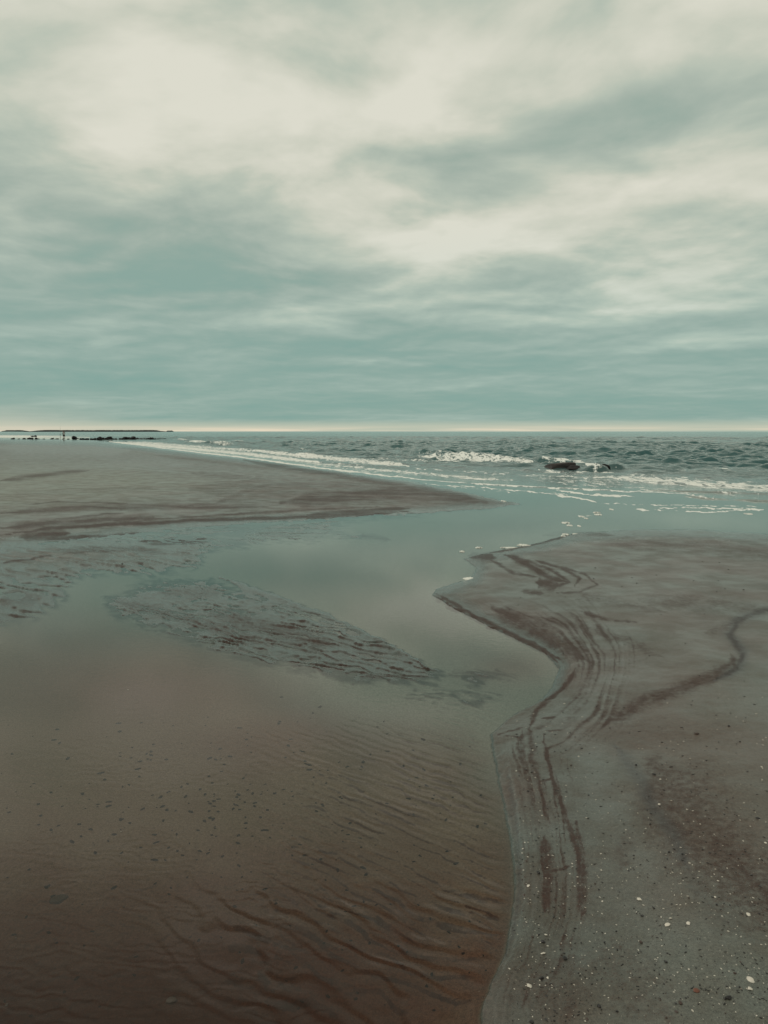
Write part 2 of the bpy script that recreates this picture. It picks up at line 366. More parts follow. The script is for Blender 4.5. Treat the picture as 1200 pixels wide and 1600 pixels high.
# ------------------------------------------------------------------ sediment colour masks, with ripple shading and wet sheen painted in
red = np.zeros(U.shape); dark = np.zeros(U.shape); lite = np.zeros(U.shape)
Us = U + 4 * fbm(U / 30, V / 12, 101, 3) + 1.2 * fbm(U / 5, V / 3, 102, 2); Vs = V + (3 * fbm(U / 40, V / 14, 103, 3) + .8 * fbm(U / 6, V / 3, 104, 2)) * np.clip(DV / 250, .12, 1.3)
for pts, w, s in [
    ([(770, 955), (830, 985), (880, 1015), (918, 1040)], 13, .62), ([(790, 962), (845, 990), (895, 1020), (925, 1045), (915, 1070)], 5, .5),
    ([(678, 928), (740, 963), (800, 993), (850, 1016), (876, 1045)], 2.6, .95), ([(780, 985), (840, 1012), (880, 1038)], 3, .7),
    ([(900, 1050), (890, 1072), (860, 1095), (838, 1115), (826, 1150)], 4, .95), ([(828, 1145), (832, 1200), (845, 1240), (858, 1300)], 6, .5),
    ([(848, 1155), (858, 1210), (870, 1250), (890, 1310), (905, 1360), (910, 1400)], 4, .7), ([(815, 1150), (820, 1200), (835, 1280)], 4, .45),
    ([(850, 1320), (856, 1375), (852, 1440)], 9, .62), ([(900, 1300), (908, 1380), (908, 1455)], 7, .6), ([(852, 1376), (880, 1372), (890, 1366)], 3, .7),
    ([(775, 1152), (800, 1150), (815, 1147)], 1.6, .7), ([(790, 1158), (815, 1163)], 1.4, .5), ([(842, 1234), (858, 1230), (866, 1226)], 2, .9), ([(846, 1132), (868, 1130)], 1.6, .8), ([(853, 1149), (880, 1151)], 1.6, .6),
    ([(790, 868), (830, 890), (855, 906), (885, 914)], 5, .9), ([(765, 878), (800, 898), (842, 908)], 3, .6), ([(835, 880), (880, 893), (905, 910), (898, 922)], 3, .7),
    ([(868, 888), (915, 903), (932, 920), (905, 930), (870, 932)], 2.4, .6), ([(812, 876), (870, 900), (890, 915), (860, 926)], 3, .7), ([(838, 915), (872, 920)], 10, .75), ([(815, 930), (850, 932)], 4, .5),
    ([(730, 868), (775, 873)], 7, .8), ([(745, 866), (800, 859), (850, 848), (895, 834)], 2.4, .9), ([(850, 836), (900, 832), (960, 838)], 5, .45),
    ([(905, 962), (950, 975), (1000, 982)], 3, .55), ([(820, 968), (900, 985), (960, 1002), (1000, 1020), (1035, 1040)], 8, .35), ([(900, 942), (960, 945)], 7, .3),
    ([(1145, 1050), (1110, 1075), (1060, 1092), (1000, 1110), (940, 1145)], 13, .55), ([(1140, 1035), (1150, 1060), (1110, 1082)], 5, .6),
    ([(1020, 1215), (1060, 1280), (1100, 1350), (1160, 1420), (1260, 1470)], 75, .42), ([(1110, 1340), (1180, 1430), (1230, 1480)], 30, .5), ([(930, 1120), (1000, 1160), (1180, 1180)], 30, .14),
    ([(940, 850), (1080, 855), (1260, 875)], 16, .32), ([(1000, 945), (1180, 955)], 18, .25), ([(880, 1060), (1000, 1040), (1100, 1010)], 25, .12),
    ([(800, 1580), (950, 1530), (1040, 1640)], 60, .22), ([(980, 1320), (970, 1380)], 16, .3), ([(880, 1480), (900, 1560), (880, 1640)], 18, .25),
    ([(0, 840), (100, 828), (300, 815), (480, 809), (640, 800)], 2.6, .95), ([(0, 832), (90, 822), (240, 812)], 5, .55), ([(0, 812), (150, 801), (300, 797), (420, 796)], 5, .5), ([(30, 842), (110, 836)], 5, .8),
    ([(60, 845), (150, 838), (230, 833)], 1.8, .8), ([(215, 846), (335, 842)], 2.6, .85), ([(225, 851), (335, 846)], 3, .55), ([(340, 823), (395, 825)], 1.8, .7), ([(0, 883), (50, 876), (85, 870)], 1.8, .7), ([(90, 868), (180, 862)], 1.5, .5),
    ([(90, 862), (200, 858), (260, 866)], 6, .35), ([(340, 792), (390, 774), (425, 763)], 7, .38), ([(0, 762), (60, 752), (140, 742)], 5, .5), ([(0, 790), (120, 778), (260, 772)], 6, .2),
    ([(380, 719), (470, 735), (600, 757), (720, 778)], 7, .5), ([(440, 790), (560, 778), (660, 772), (760, 786)], 13, .62), ([(420, 765), (520, 760), (620, 765)], 8, .35), ([(480, 806), (640, 796)], 4, .7), ([(240, 712), (330, 722), (430, 735)], 4, .3),
    ([(1216, 955), (1180, 966), (1150, 981), (1140, 1005), (1160, 1035), (1150, 1062)], 6, .5), ([(1100, 1000), (1130, 990), (1160, 975)], 10, .3), ([(900, 930), (960, 950), (1040, 965)], 8, .3), ([(930, 1060), (900, 1110), (880, 1150)], 14, .25),
    ([(300, 772), (560, 772), (800, 787)], 24, .30), ([(520, 776), (620, 778), (740, 784)], 15, .42), ([(600, 765), (700, 776)], 10, .5), ([(300, 745), (420, 755)], 9, .25), ([(560, 836), (610, 842)], 5, .55), ([(250, 925), (350, 925)], 14, .25), ([(330, 960), (520, 1010)], 18, .35), ([(180, 940), (300, 970), (420, 1010)], 10, .3), ([(0, 940), (60, 935)], 14, .3),
    ([(150, 820), (400, 804), (600, 793)], 1.5, .6), ([(40, 800), (80, 796), (200, 795)], 1.3, .5), ([(85, 833), (62, 826), (90, 818), (200, 806)], 1.3, .6),
    ([(700, 1050), (770, 1056)], 9, .3), ([(560, 1058), (640, 1056)], 2, .6),
]:
    stroke(red, pts, w, min(1, s * 1.1), Us, Vs)
for pts, w, s in [
    ([(1210, 956), (1150, 978), (1138, 1002), (1162, 1032), (1155, 1060), (1115, 1082)], 9, .95), ([(960, 1180), (1000, 1240), (1020, 1290), (1050, 1330), (1075, 1390)], 11, .8),
    ([(1070, 1390), (1090, 1440), (1150, 1500)], 18, .2), ([(792, 1200), (805, 1280), (812, 1340), (812, 1400), (802, 1460), (785, 1510)], 3.4, .6),
    ([(1050, 930), (1120, 990)], 14, .15), ([(795, 1220), (800, 1290)], 3, .4)]:
    stroke(dark, pts, w, s, Us, Vs)
for pts, w, s in [
    ([(766, 1150), (780, 1220), (792, 1290), (800, 1360), (797, 1430), (784, 1495)], 8, .4), ([(790, 1180), (806, 1260), (815, 1340), (819, 1420), (803, 1490), (775, 1545)], 1.8, 1.0),
    ([(880, 1130), (920, 1190), (940, 1260), (975, 1330), (1020, 1400)], 26, .6), ([(900, 1090), (960, 1070), (1040, 1060)], 18, .45), ([(870, 930), (1000, 930), (1100, 900)], 24, .3), ([(1000, 1480), (1100, 1520), (1130, 1600)], 30, .3), ([(860, 860), (980, 845), (1060, 842)], 5, .4),
    ([(1060, 1000), (1120, 1040)], 18, .3), ([(0, 822), (150, 808), (320, 802)], 3, .45), ([(0, 745), (200, 730), (300, 728)], 10, .35), ([(0, 700), (200, 705)], 12, .5),
    ([(180, 735), (300, 745)], .7, .7), ([(255, 737), (350, 740), (398, 748), (385, 756), (300, 761), (190, 770)], .8, .7), ([(60, 770), (200, 768)], .8, .5), ([(200, 775), (290, 778)], .9, .5), ([(170, 782), (260, 783)], .7, .5)]:
    stroke(lite, pts, w, s, Us, Vs)
# strandline streaks that follow the bar's edge
lines = fbm(sd_bar / 5.5 + 1.2 * fbm(U / 70, V / 70, 111, 2), (U * .25 + V) / 130, 113, 3)
along = sstep(sd_bar, 12, 24) * (1 - sstep(sd_bar, 80, 150)) * sstep(V, 900, 1000)
red = np.clip(red + along * .56 * sstep(lines, -.05, .5) * (1 - sstep(V, 1420, 1600) * .5), 0, 1)
lite = np.clip(lite + along * .45 * sstep(-lines, .1, .5), 0, 1)
brk = np.where(V < 870, .6 + .4 * sstep(fbm(U / 80, V / 3.2, 116, 3), -.5, .3), .62 + .38 * sstep(fbm(U / 14, V / 9, 115, 3), -.5, .2))
red *= brk
film = np.where(V > 1100, 1 - sstep(bed, .003, .014), 1 - sstep(bed, .008, .032))
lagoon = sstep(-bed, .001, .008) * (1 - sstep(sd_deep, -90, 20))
silt = (1 - .35 * sstep(U, 420, 760)) * sstep(V + 40 * fbm(U / 140, V / 90, 161, 3), 1200, 1530) * (1 - sstep(sd_bar, -6, 2)) * sstep(-bed, -.002, .004)
silt = np.maximum(silt, .70 * np.exp(-((U - 200) / 200) ** 2 - ((V - 1065) / 52) ** 2))
silt = np.maximum(silt, .45 * np.exp(-((U - 440) / 150) ** 2 - ((V - 1150) / 40) ** 2))
silt = np.maximum(silt, .5 * np.exp(-((U - 800) / 60) ** 2 - ((V - 1040) / 25) ** 2)) * (bed < .002)
silt = np.clip(silt + .28 * sstep(V, 1080, 1200) * fbm(U / 110, V / 45, 163, 3) * (bed < 0), 0, 1)
pool = np.clip(sstep(sd_deep + 30 * fbm(U / 150, V / 80, 151, 2), -110, 60), 0, 1) * sstep(-bed, -.004, .006) * (1 - in_rg)
gr = np.gradient(bed, axis=0) / np.gradient(rows)[:, None]           # slip faces of the ripples have their shading painted in as dark red
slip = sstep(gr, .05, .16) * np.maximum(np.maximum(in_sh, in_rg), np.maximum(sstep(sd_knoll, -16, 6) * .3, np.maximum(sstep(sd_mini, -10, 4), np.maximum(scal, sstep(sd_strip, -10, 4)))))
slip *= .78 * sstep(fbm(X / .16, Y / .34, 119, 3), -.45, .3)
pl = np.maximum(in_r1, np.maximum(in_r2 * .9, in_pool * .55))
slip2 = sstep(gr, .06, .24) * pl * .64 * (.55 + .45 * sstep(fbm(X / .12, Y / .12, 117, 2), -.4, .3)) * (1 - sstep(sd_bar, -6, 0))  # painted shading on the slip faces of the pool ripples
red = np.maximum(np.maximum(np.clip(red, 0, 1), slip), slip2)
# drier, paler sand high on the beach
dry = np.clip(sstep(sd_left, 14, 70) * .8 * (1 - .6 * sstep(U, 180, 520)) + sstep(sd_bar, 60, 300) * .2, 0, 1)

# ------------------------------------------------------------------ sea surface
rng = random.Random(4)
wz = np.zeros(U.shape)
main = math.atan2(-.75, -.66)
for k in range(46):
    lam = .5 * (6.0 / .5) ** (k / 45) * rng.uniform(.9, 1.1)
    th = main + rng.gauss(0, .55); kk = 2 * math.pi / lam
    a = .0195 * lam ** .38 * rng.uniform(.6, 1.3)
    ph = kk * (X * math.cos(th) + Y * math.sin(th)) + rng.uniform(0, 6.28)
    f_ = np.clip(1.7 - STEP * 2.6 / lam, 0, 1)
    s_ = np.sin(ph + .35 * np.sin(ph))
    wz += a * s_ * f_
group = .55 + .75 * sstep(fbm(X / 6, Y / 12, 121, 3), -.5, .6)
amp_sea = sstep(S, .12, .62)
wz *= group * amp_sea
wz += .004 * sstep(S, -.1, .2) * fbm(X / .5, Y / .5, 125, 3) * np.clip(1.6 - STEP / .3, 0, 1)

wz += (1 - amp_sea) * .42 * (.0036 * r1 * in_r1 * fade(.06) + .0100 * r2 * in_r2 * fade(.095) + .0014 * rp * in_pool * fade(.1)) * (.3 + .7 * amp_mod)   # the film of water follows the ripples it runs over
foam = np.zeros(U.shape)
Uf = U + 5 * fbm(U / 22, V / 5, 131, 3); Vf = V + (1.2 * fbm(U / 30, V / 8, 133, 3) + .5 * fbm(U / 7, V / 3, 134, 2)) * np.clip(DV / 40, .3, 2.5)

def breaker(pts, h, wf, wb, fm, seed, spray=0.0, foot=.6):
    """a wave crest along a line on the water (survey points of its foot); front faces the shore"""
    global wz, foam
    P = np.array([ground(u, v) for u, v in pts]); b = 5.0
    m = (X > P[:, 0].min() - b) & (X < P[:, 0].max() + b) & (Y > P[:, 1].min() - b) & (Y < P[:, 1].max() + b)
    x = X[m]; y = Y[m]
    x = x + .25 * wf * fbm(x / 1.1, y / 1.1, seed, 3); y = y + .5 * wf * fbm(x / 1.3, y / 1.3, seed + 3, 3)
    dd = np.full(x.shape, 1e9); sg = np.zeros(x.shape); tt = np.zeros(x.shape); L = 0
    tot = np.hypot(*np.diff(P, axis=0).T).sum()
    for i in range(len(P) - 1):
        ax, ay = P[i]; ex, ey = P[i + 1] - P[i]; l = math.hypot(ex, ey)
        t = np.clip(((x - ax) * ex + (y - ay) * ey) / (l * l), 0, 1)
        qq = np.hypot(x - ax - t * ex, y - ay - t * ey)
        side = np.sign((x - ax) * ey - (y - ay) * ex)      # + on the shore side or the sea side by line direction
        bt = qq < dd
        dd = np.where(bt, qq, dd); sg = np.where(bt, side, sg); tt = np.where(bt, (L + t * l) / tot, tt); L += l
    # points run left to right: the seaward side is where (x - line) has a positive cross product
    s = -dd * sg
    env = np.sin(np.clip(tt, .0, 1) * math.pi) ** .5 * np.where((tt <= 0) | (tt >= 1), np.exp(-(dd / (wf + .3)) ** 2), 1)
    env = env * (.75 + .35 * fbm(tt * 7, tt * 0 + seed, seed, 2))
    prof = np.where(s < wf, sstep(s, 0, wf), 1 - sstep(s, wf, wf + wb))
    lump = spray * .35 * (fbm(x / .32, y / .32, seed + 9, 3) + .25) * prof
    wz[m] = wz[m] * (1 - .7 * prof * env) + h * env * (prof + lump)
    f = fm * env * sstep(prof, .15, .6)
    foam[m] = np.maximum(foam[m], f)
    foam[m] = np.maximum(foam[m], foot * env * sstep(s, -.5, -.05) * (1 - sstep(s, .05, .3)))

# the breaking wave in the middle, the steep dark face to its right, and the smaller crests
breaker([(648, 710), (690, 716), (740, 719), (790, 722), (832, 724)], .34, .55, 2.0, .78, 201, 2.2)
breaker([(840, 724), (868, 725), (893, 726), (922, 726)], .30, .24, 1.3, .75, 203, .5, .35)
breaker([(908, 735), (930, 736), (955, 736)], .34, .5, 1.4, .95, 205, .9)
breaker([(940, 734), (955, 734.5), (976, 735)], .30, .25, 1.3, .2, 206, .2)
breaker([(868, 739), (890, 740), (910, 740)], .10, .25, .8, .1, 207, .3)
breaker([(640, 709), (660, 710), (682, 710)], .40, .35, 1.4, .0, 208, .1)
breaker([(682, 710), (692, 710.5), (706, 711)], .5, .3, 1.2, .0, 209, .2)
breaker([(600, 711), (620, 713), (640, 714)], .18, .4, 1.2, .1, 210, .1)
breaker([(468, 702), (480, 703), (494, 704)], .28, .5, 1.2, .05, 211, .1)
breaker([(452, 710), (470, 712), (480, 713)], .22, .4, 1.0, .4, 212, .2)
breaker([(280, 691), (305, 693), (335, 694)], .40, .8, 2.5, 1.0, 213, .7)
breaker([(318, 695), (340, 696), (372, 693)], .45, .8, 2.5, .95, 214, .7)
breaker([(262, 688), (285, 689), (300, 689)], .35, .8, 2.5, .9, 215, .5)
breaker([(345, 690), (362, 691), (378, 690)], .35, .8, 2.5, .8, 216, .5)
breaker([(1085, 745), (1130, 746.5), (1168, 747)], .11, .35, 1.2, .0, 217, .0, .1)
breaker([(1060, 735), (1085, 737), (1100, 737)], .12, .4, .9, .8, 218, .5)
breaker([(1105, 735), (1120, 737), (1135, 736)], .12, .4, .9, .7, 219, .5)
breaker([(1172, 738), (1200, 741), (1240, 742)], .14, .4, .9, .0, 220, .0, .1)
breaker([(1140, 781), (1180, 784), (1240, 787)], .055, .12, .5, .35, 221, .5)
breaker([(1060, 775), (1100, 780), (1140, 782)], .045, .12, .4, .8, 222, .5)
breaker([(1000, 766), (1100, 770), (1180, 772), (1240, 775)], .05, .14, .5, .45, 223, .4)
breaker([(700, 754), (820, 761), (930, 766), (1010, 770)], .025, .12, .4, .8, 224, .4)
breaker([(420, 716), (520, 725), (640, 733)], .07, .3, .8, .5, 225, .4)
breaker([(960, 752), (1060, 757), (1200, 764)], .05, .25, .9, .60, 226, .5)
breaker([(560, 722), (640, 726), (720, 731)], .08, .3, .9, .35, 227, .3)
breaker([(760, 731), (800, 734), (850, 738)], .07, .3, .9, .2, 228, .3)

for pts, w, s in [
    ([(-600, 682), (0, 681.5), (60, 682.5), (140, 683)], 1.6, 1.0), ([(0, 680), (110, 681.5)], .8, .7), ([(100, 680.5), (250, 681)], .6, .5),
    ([(150, 689), (230, 698), (300, 706), (400, 717), (500, 731), (600, 743), (680, 751)], 1.6, 1.0), ([(170, 690), (300, 701), (400, 711), (500, 723)], 4.0, .84),
    ([(200, 690), (320, 699), (420, 706)], 3.2, .70), ([(400, 705), (470, 712), (560, 720), (640, 728)], 4.6, .80), ([(480, 723), (600, 735), (700, 744), (800, 751)], 3.6, .68),
    ([(560, 716), (640, 720), (700, 724)], 2.5, .52), ([(640, 731), (760, 739), (860, 744), (960, 750)], 3.0, .50), ([(930, 745), (1050, 752), (1200, 763), (1400, 780)], 9, .72), ([(1040, 752), (1200, 764)], 6, .66),
    ([(820, 742), (900, 746), (1000, 752)], 3, .55), ([(880, 757), (1000, 762), (1100, 767), (1200, 772)], 3, .50), ([(1000, 765), (1100, 772), (1200, 779)], 4, .46),
    ([(600, 743), (680, 751), (760, 757), (860, 762), (960, 767), (1060, 771), (1110, 776), (1140, 780)], 1.0, .95), ([(660, 755), (750, 762), (830, 768), (880, 775), (935, 786), (1000, 788)], .9, .85), ([(700, 760), (760, 766), (810, 770)], .8, .6),
    ([(865, 765), (900, 770), (935, 773), (975, 777)], 1.7, .95), ([(920, 772), (960, 774), (990, 776)], 1.3, .9), ([(870, 775), (900, 778), (935, 785)], 1.3, .9), ([(860, 770), (890, 774)], 1.5, .7),
    ([(1000, 788), (1100, 790), (1200, 791)], .9, .8), ([(1010, 793), (1080, 794), (1200, 795)], 1.1, .85), ([(1055, 797), (1100, 801), (1140, 799), (1200, 795)], 1.2, .95), ([(990, 796), (1050, 798)], 1.0, .75), ([(1140, 797), (1200, 797)], .9, .8),
    ([(1190, 803), (1210, 806)], 1.2, .8), ([(904, 808), (928, 806)], 1.0, .7),
]:
    stroke(foam, pts, w, s, Uf, Vf)
# whitecaps far out
cap = (wz > .16) & (S > .4) & (RR < 150)
foam = np.maximum(foam, .47 * sstep(S, -.06, .04) * (1 - sstep(S, .16, .42)) * sstep(fbm(X / 5, Y / 12, 137, 3), -.5, .3))
stroke(foam, [(845, 722), (880, 722), (915, 724)], 1.6, .8, Uf, Vf); stroke(foam, [(915, 727), (935, 730), (950, 731)], 3, 1.0, Uf, Vf); stroke(foam, [(840, 735), (880, 738), (960, 738)], 1.6, .7, Uf, Vf)
stroke(foam, [(655, 713), (700, 717), (760, 720), (832, 723)], 3.6, .72, Uf, Vf)
foam *= sstep(bed, .035, .012)

turb = sstep(.55 - S, 0, .5)                      # water stirred with sand near the shore

# ------------------------------------------------------------------ meshes from the grid
def polar_mesh(name, Z, attrs, keep=None):
    me = bpy.data.meshes.new(name)
    co = np.stack([X, Y, Z], -1).reshape(-1, 3).astype(np.float32)
    i = np.arange(NR - 1)[:, None]; j = np.arange(NA)[None, :]
    j2 = (j + 1) % NA
    quads = np.stack([i * NA + j, (i + 1) * NA + j, (i + 1) * NA + j2, i * NA + j2], -1)
    quads = quads[..., ::-1]
    if keep is not None: quads = quads[keep(i, j, j2)]
    quads = quads.reshape(-1, 4)
    used = np.zeros(NR * NA, bool); used[quads.ravel()] = True
    idx = np.cumsum(used) - 1
    quads = idx[quads]; co = co[used]
    me.vertices.add(len(co)); me.vertices.foreach_set('co', co.ravel())
    me.loops.add(quads.size); me.loops.foreach_set('vertex_index', quads.ravel().astype(np.int32))
    me.polygons.add(len(quads)); me.polygons.foreach_set('loop_start', np.arange(0, quads.size, 4, dtype=np.int32))
    me.polygons.foreach_set('loop_total', np.full(len(quads), 4, np.int32))
    me.polygons.foreach_set('use_smooth', np.ones(len(quads), bool))
    me.update(calc_edges=True)
    for k, a in attrs.items():
        at = me.attributes.new(k, 'FLOAT', 'POINT'); at.data.foreach_set('value', a.reshape(-1)[used].astype(np.float32))
    o = bpy.data.objects.new(name, me); col.objects.link(o)
    return o

bedz = bed.copy()
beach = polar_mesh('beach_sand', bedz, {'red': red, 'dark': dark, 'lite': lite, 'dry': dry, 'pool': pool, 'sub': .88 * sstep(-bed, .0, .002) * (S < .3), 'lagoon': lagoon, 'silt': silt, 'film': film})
beach['kind'] = 'structure'
maxbed = .03
def keepw(i, j, j2):
    b = bed; lo = np.minimum(np.minimum(b[i, j], b[i + 1, j]), np.minimum(b[i + 1, j2], b[i, j2]))
    return (lo < maxbed)
water = polar_mesh('water', wz, {'foam': foam, 'sea': sstep(S, -.12, .35), 'turb': turb, 'depth': np.clip(wz - bed, 0, 1)}, keepw)
water['kind'] = 'structure'

def height(x, y):
    rr = math.hypot(x, y); a = math.degrees(math.atan2(x, y))
    i = int(np.clip(np.searchsorted(rows, rr) - 1, 0, NR - 2)); j = int(np.clip(np.searchsorted(azs, a) - 1, 0, NA - 2))
    t = (rr - rows[i]) / (rows[i + 1] - rows[i]); s = (a - azs[j]) / (azs[j + 1] - azs[j])
    return float((bed[i, j] * (1 - t) + bed[i + 1, j] * t) * (1 - s) + (bed[i, j + 1] * (1 - t) + bed[i + 1, j + 1] * t) * s)

# ------------------------------------------------------------------ materials
def mat(name):
    m = bpy.data.materials.new(name); m.use_nodes = True
    t = NT(m.node_tree); t.n.clear()
    o = t.node('ShaderNodeOutputMaterial')
    return m, t, o

m_sand, T, o = mat('wet_sand')
pos = T.node('ShaderNodeNewGeometry').outputs['Position']
a_red, a_dark, a_lite, a_dry, a_pool = (T.attr(k) for k in ('red', 'dark', 'lite', 'dry', 'pool'))
g1 = T.noise(pos, 260, 4, .65); g2 = T.noise(pos, 34, 5, .6); g3 = T.noise(pos, 3.2, 5, .55)
base = T.mix(T.smooth(g3, .35, .65), (.070, .062, .046), (.088, .096, .080))
base = T.mix(T.smooth(T.noise(pos, .9, 4, .5), .38, .66), base, (.082, .052, .038))
base = T.mix(T.math('MULTIPLY', T.attr('film'), .8), base, (.034, .054, .046))
base = T.mix(T.math('MULTIPLY', T.attr('lagoon'), .9), base, (.215, .245, .205))  # bed painted paler to make up for weak sky reflection on the water
base = T.mix(a_pool, base, (.185, .140, .094))
base = T.mix(T.attr('silt'), base, (.116, .040, .020))
base = T.mix(T.math('MULTIPLY', a_dry, .75), base, (.225, .235, .185))
# broken edges of the streaks come from grain-scale noise
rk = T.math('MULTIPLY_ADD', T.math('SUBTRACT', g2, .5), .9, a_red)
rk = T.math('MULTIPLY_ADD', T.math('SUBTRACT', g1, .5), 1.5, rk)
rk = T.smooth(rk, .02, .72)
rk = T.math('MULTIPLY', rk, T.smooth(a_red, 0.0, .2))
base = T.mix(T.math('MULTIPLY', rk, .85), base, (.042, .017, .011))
base = T.mix(T.math('MULTIPLY', a_dark, .75), base, (.036, .033, .032))
base = T.mix(T.math('MULTIPLY', a_lite, .32), base, (.120, .124, .108))  # wet sheen painted in as a paler colour, besides the coat
vor = T.node('ShaderNodeTexVoronoi', {'Scale': 170.0, 'Randomness': 1.0}); T.l.new(pos, vor.inputs['Vector'])
vs = T.node('ShaderNodeSeparateXYZ', {0: vor.outputs['Color']})
dot = T.math('MULTIPLY', T.smooth(vor.outputs['Distance'], .34, .22), T.smooth(vs.outputs[0], .66, .80))
base = T.mix(T.math('MULTIPLY', dot, T.math('SUBTRACT', .75, T.math('MULTIPLY', a_pool, .55))), base, (.02, .013, .010))
dotw = T.math('MULTIPLY', T.smooth(vor.outputs['Distance'], .26, .16), T.smooth(vs.outputs[1], .955, .965))
base = T.mix(T.math('MULTIPLY', dotw, T.math('SUBTRACT', .8, T.math('MULTIPLY', a_pool, .6))), base, (.55, .50, .42))
g4 = T.noise(pos, 95, 4, .7)
val_ = T.math('MULTIPLY_ADD', g1, 1.7, T.math('MULTIPLY_ADD', g4, 1.6, -.65))
bs = T.node('ShaderNodeVectorMath', operation='SCALE'); T.l.new(base, bs.inputs[0]); T.l.new(val_, bs.inputs['Scale'])
wetn = T.smooth(g3, .3, .7)
rough = T.math('SUBTRACT', T.math('MULTIPLY_ADD', a_dry, .16, .50), T.math('MULTIPLY', a_lite, .14))
rough = T.math('MULTIPLY_ADD', rk, .2, rough)
bump1 = T.node('ShaderNodeBump', {'Strength': .5, 'Distance': .004, 'Height': g1})
bump2 = T.node('ShaderNodeBump', {'Strength': .5, 'Distance': .010, 'Height': g2, 'Normal': bump1.outputs[0]})
p = T.node('ShaderNodeBsdfPrincipled', {'Base Color': bs.outputs[0], 'Roughness': rough, 'IOR': 1.36, 'Normal': bump2.outputs[0]})
cw = T.math('SUBTRACT', T.math('MULTIPLY_ADD', wetn, .45, .42), T.math('MULTIPLY', a_dry, .25))
cw = T.math('MULTIPLY', cw, T.math('SUBTRACT', 1.0, T.math('MULTIPLY', rk, .7)))
a_film = T.attr('film')
cw = T.math('MULTIPLY_ADD', a_lite, .22, cw, clamp=True)
cw = T.math('MAXIMUM', cw, T.math('MULTIPLY', a_film, T.math('SUBTRACT', 1.0, T.math('MULTIPLY', rk, .6))))
a_sub = T.attr('sub')
cw = T.math('MULTIPLY', cw, T.math('SUBTRACT', 1.0, a_sub))
T.l.new(T.math('MULTIPLY', T.math('SUBTRACT', 1.0, a_sub), T.math('MULTIPLY_ADD', a_film, -.40, .5)), p.inputs['Specular IOR Level'])
T.l.new(cw, p.inputs['Coat Weight']); T.l.new(T.math('MULTIPLY_ADD', a_film, -.20, .32), p.inputs['Coat Roughness']); p.inputs['Coat IOR'].default_value = 1.42
T.l.new(bump1.outputs[0], p.inputs['Coat Normal'])
T.l.new(p.outputs[0], o.inputs[0])
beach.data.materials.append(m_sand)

m_wat, T, o = mat('water')
pos = T.node('ShaderNodeNewGeometry').outputs['Position']
a_foam, a_sea, a_turb, a_dep = (T.attr(k) for k in ('foam', 'sea', 'turb', 'depth'))
n1 = T.noise(T.vmath('MULTIPLY', pos, (1, 1, 0)), 2.6, 5, .6); n2 = T.noise(T.vmath('MULTIPLY', pos, (1, 1.5, 0)), 16, 3, .5)
bs_ = T.node('ShaderNodeBump', {'Distance': .13, 'Height': n1, 'Strength': T.math('MULTIPLY', a_sea, .6)})
bp_ = T.node('ShaderNodeBump', {'Distance': .0016, 'Height': n2, 'Strength': .28, 'Normal': bs_.outputs[0]})
nrm = bp_.outputs[0]
fres = T.node('ShaderNodeFresnel', {'IOR': 1.36, 'Normal': nrm})
glo = T.node('ShaderNodeBsdfGlossy', {'Roughness': T.math('MULTIPLY_ADD', a_sea, .09, .03), 'Normal': nrm, 'Color': (.93, .97, .96, 1)})
tra = T.node('ShaderNodeBsdfTransparent', {'Color': (.93, .93, .90, 1)})
bodyc = T.mix(a_turb, (.036, .092, .090), (.07, .093, .088))
bodyc = T.mix(a_sea, (.032, .017, .011), bodyc)
bodyd = T.node('ShaderNodeBsdfDiffuse', {'Color': bodyc})
op = T.math('SUBTRACT', 1.0, T.math('POWER', 2.718, T.math('MULTIPLY', a_dep, -6.0)))
op = T.math('MAXIMUM', op, a_sea)
under = T.node('ShaderNodeMixShader', {0: op, 1: tra.outputs[0], 2: bodyd.outputs[0]})
surf = T.node('ShaderNodeMixShader', {0: fres.outputs[0], 1: under.outputs[0], 2: glo.outputs[0]})
fc = T.vmath('MULTIPLY', pos, (1.3, .42, 2.0))
f1 = T.noise(fc, 3.0, 6, .68, .6); f2 = T.noise(fc, 14, 4, .6)
fm = T.math('MULTIPLY_ADD', T.math('SUBTRACT', f1, .5), 1.9, a_foam)
fm = T.math('MULTIPLY_ADD', T.math('SUBTRACT', f2, .5), .7, fm)
fm = T.math('MULTIPLY', T.smooth(fm, .50, .72), T.smooth(a_foam, .06, .3))
fcol = T.mix(f2, (.70, .70, .64), (.86, .85, .78))
fb = T.node('ShaderNodeBump', {'Distance': .05, 'Strength': .6, 'Height': f1})
fd = T.node('ShaderNodeBsdfDiffuse', {'Color': fcol, 'Normal': fb.outputs[0]})
fin = T.node('ShaderNodeMixShader', {0: fm, 1: surf.outputs[0], 2: fd.outputs[0]})
T.l.new(fin.outputs[0], o.inputs[0])
water.data.materials.append(m_wat)

def simple(name, c, rough=.7, c2=None, scale=20, bump=0.0, spec=.5, coat=0):
    m, T, o = mat(name)
    tc = T.node('ShaderNodeTexCoord').outputs['Object']
    n = T.noise(tc, scale, 5, .6)
    cc = T.mix(T.smooth(n, .3, .7), c, c2 or tuple(x * .6 for x in c))
    p = T.node('ShaderNodeBsdfPrincipled', {'Base Color': cc, 'Roughness': rough, 'Specular IOR Level': spec, 'Coat Weight': coat})
    if bump:
        b = T.node('ShaderNodeBump', {'Strength': .6, 'Distance': bump, 'Height': n}); T.l.new(b.outputs[0], p.inputs['Normal'])
    T.l.new(p.outputs[0], o.inputs[0])
    return m

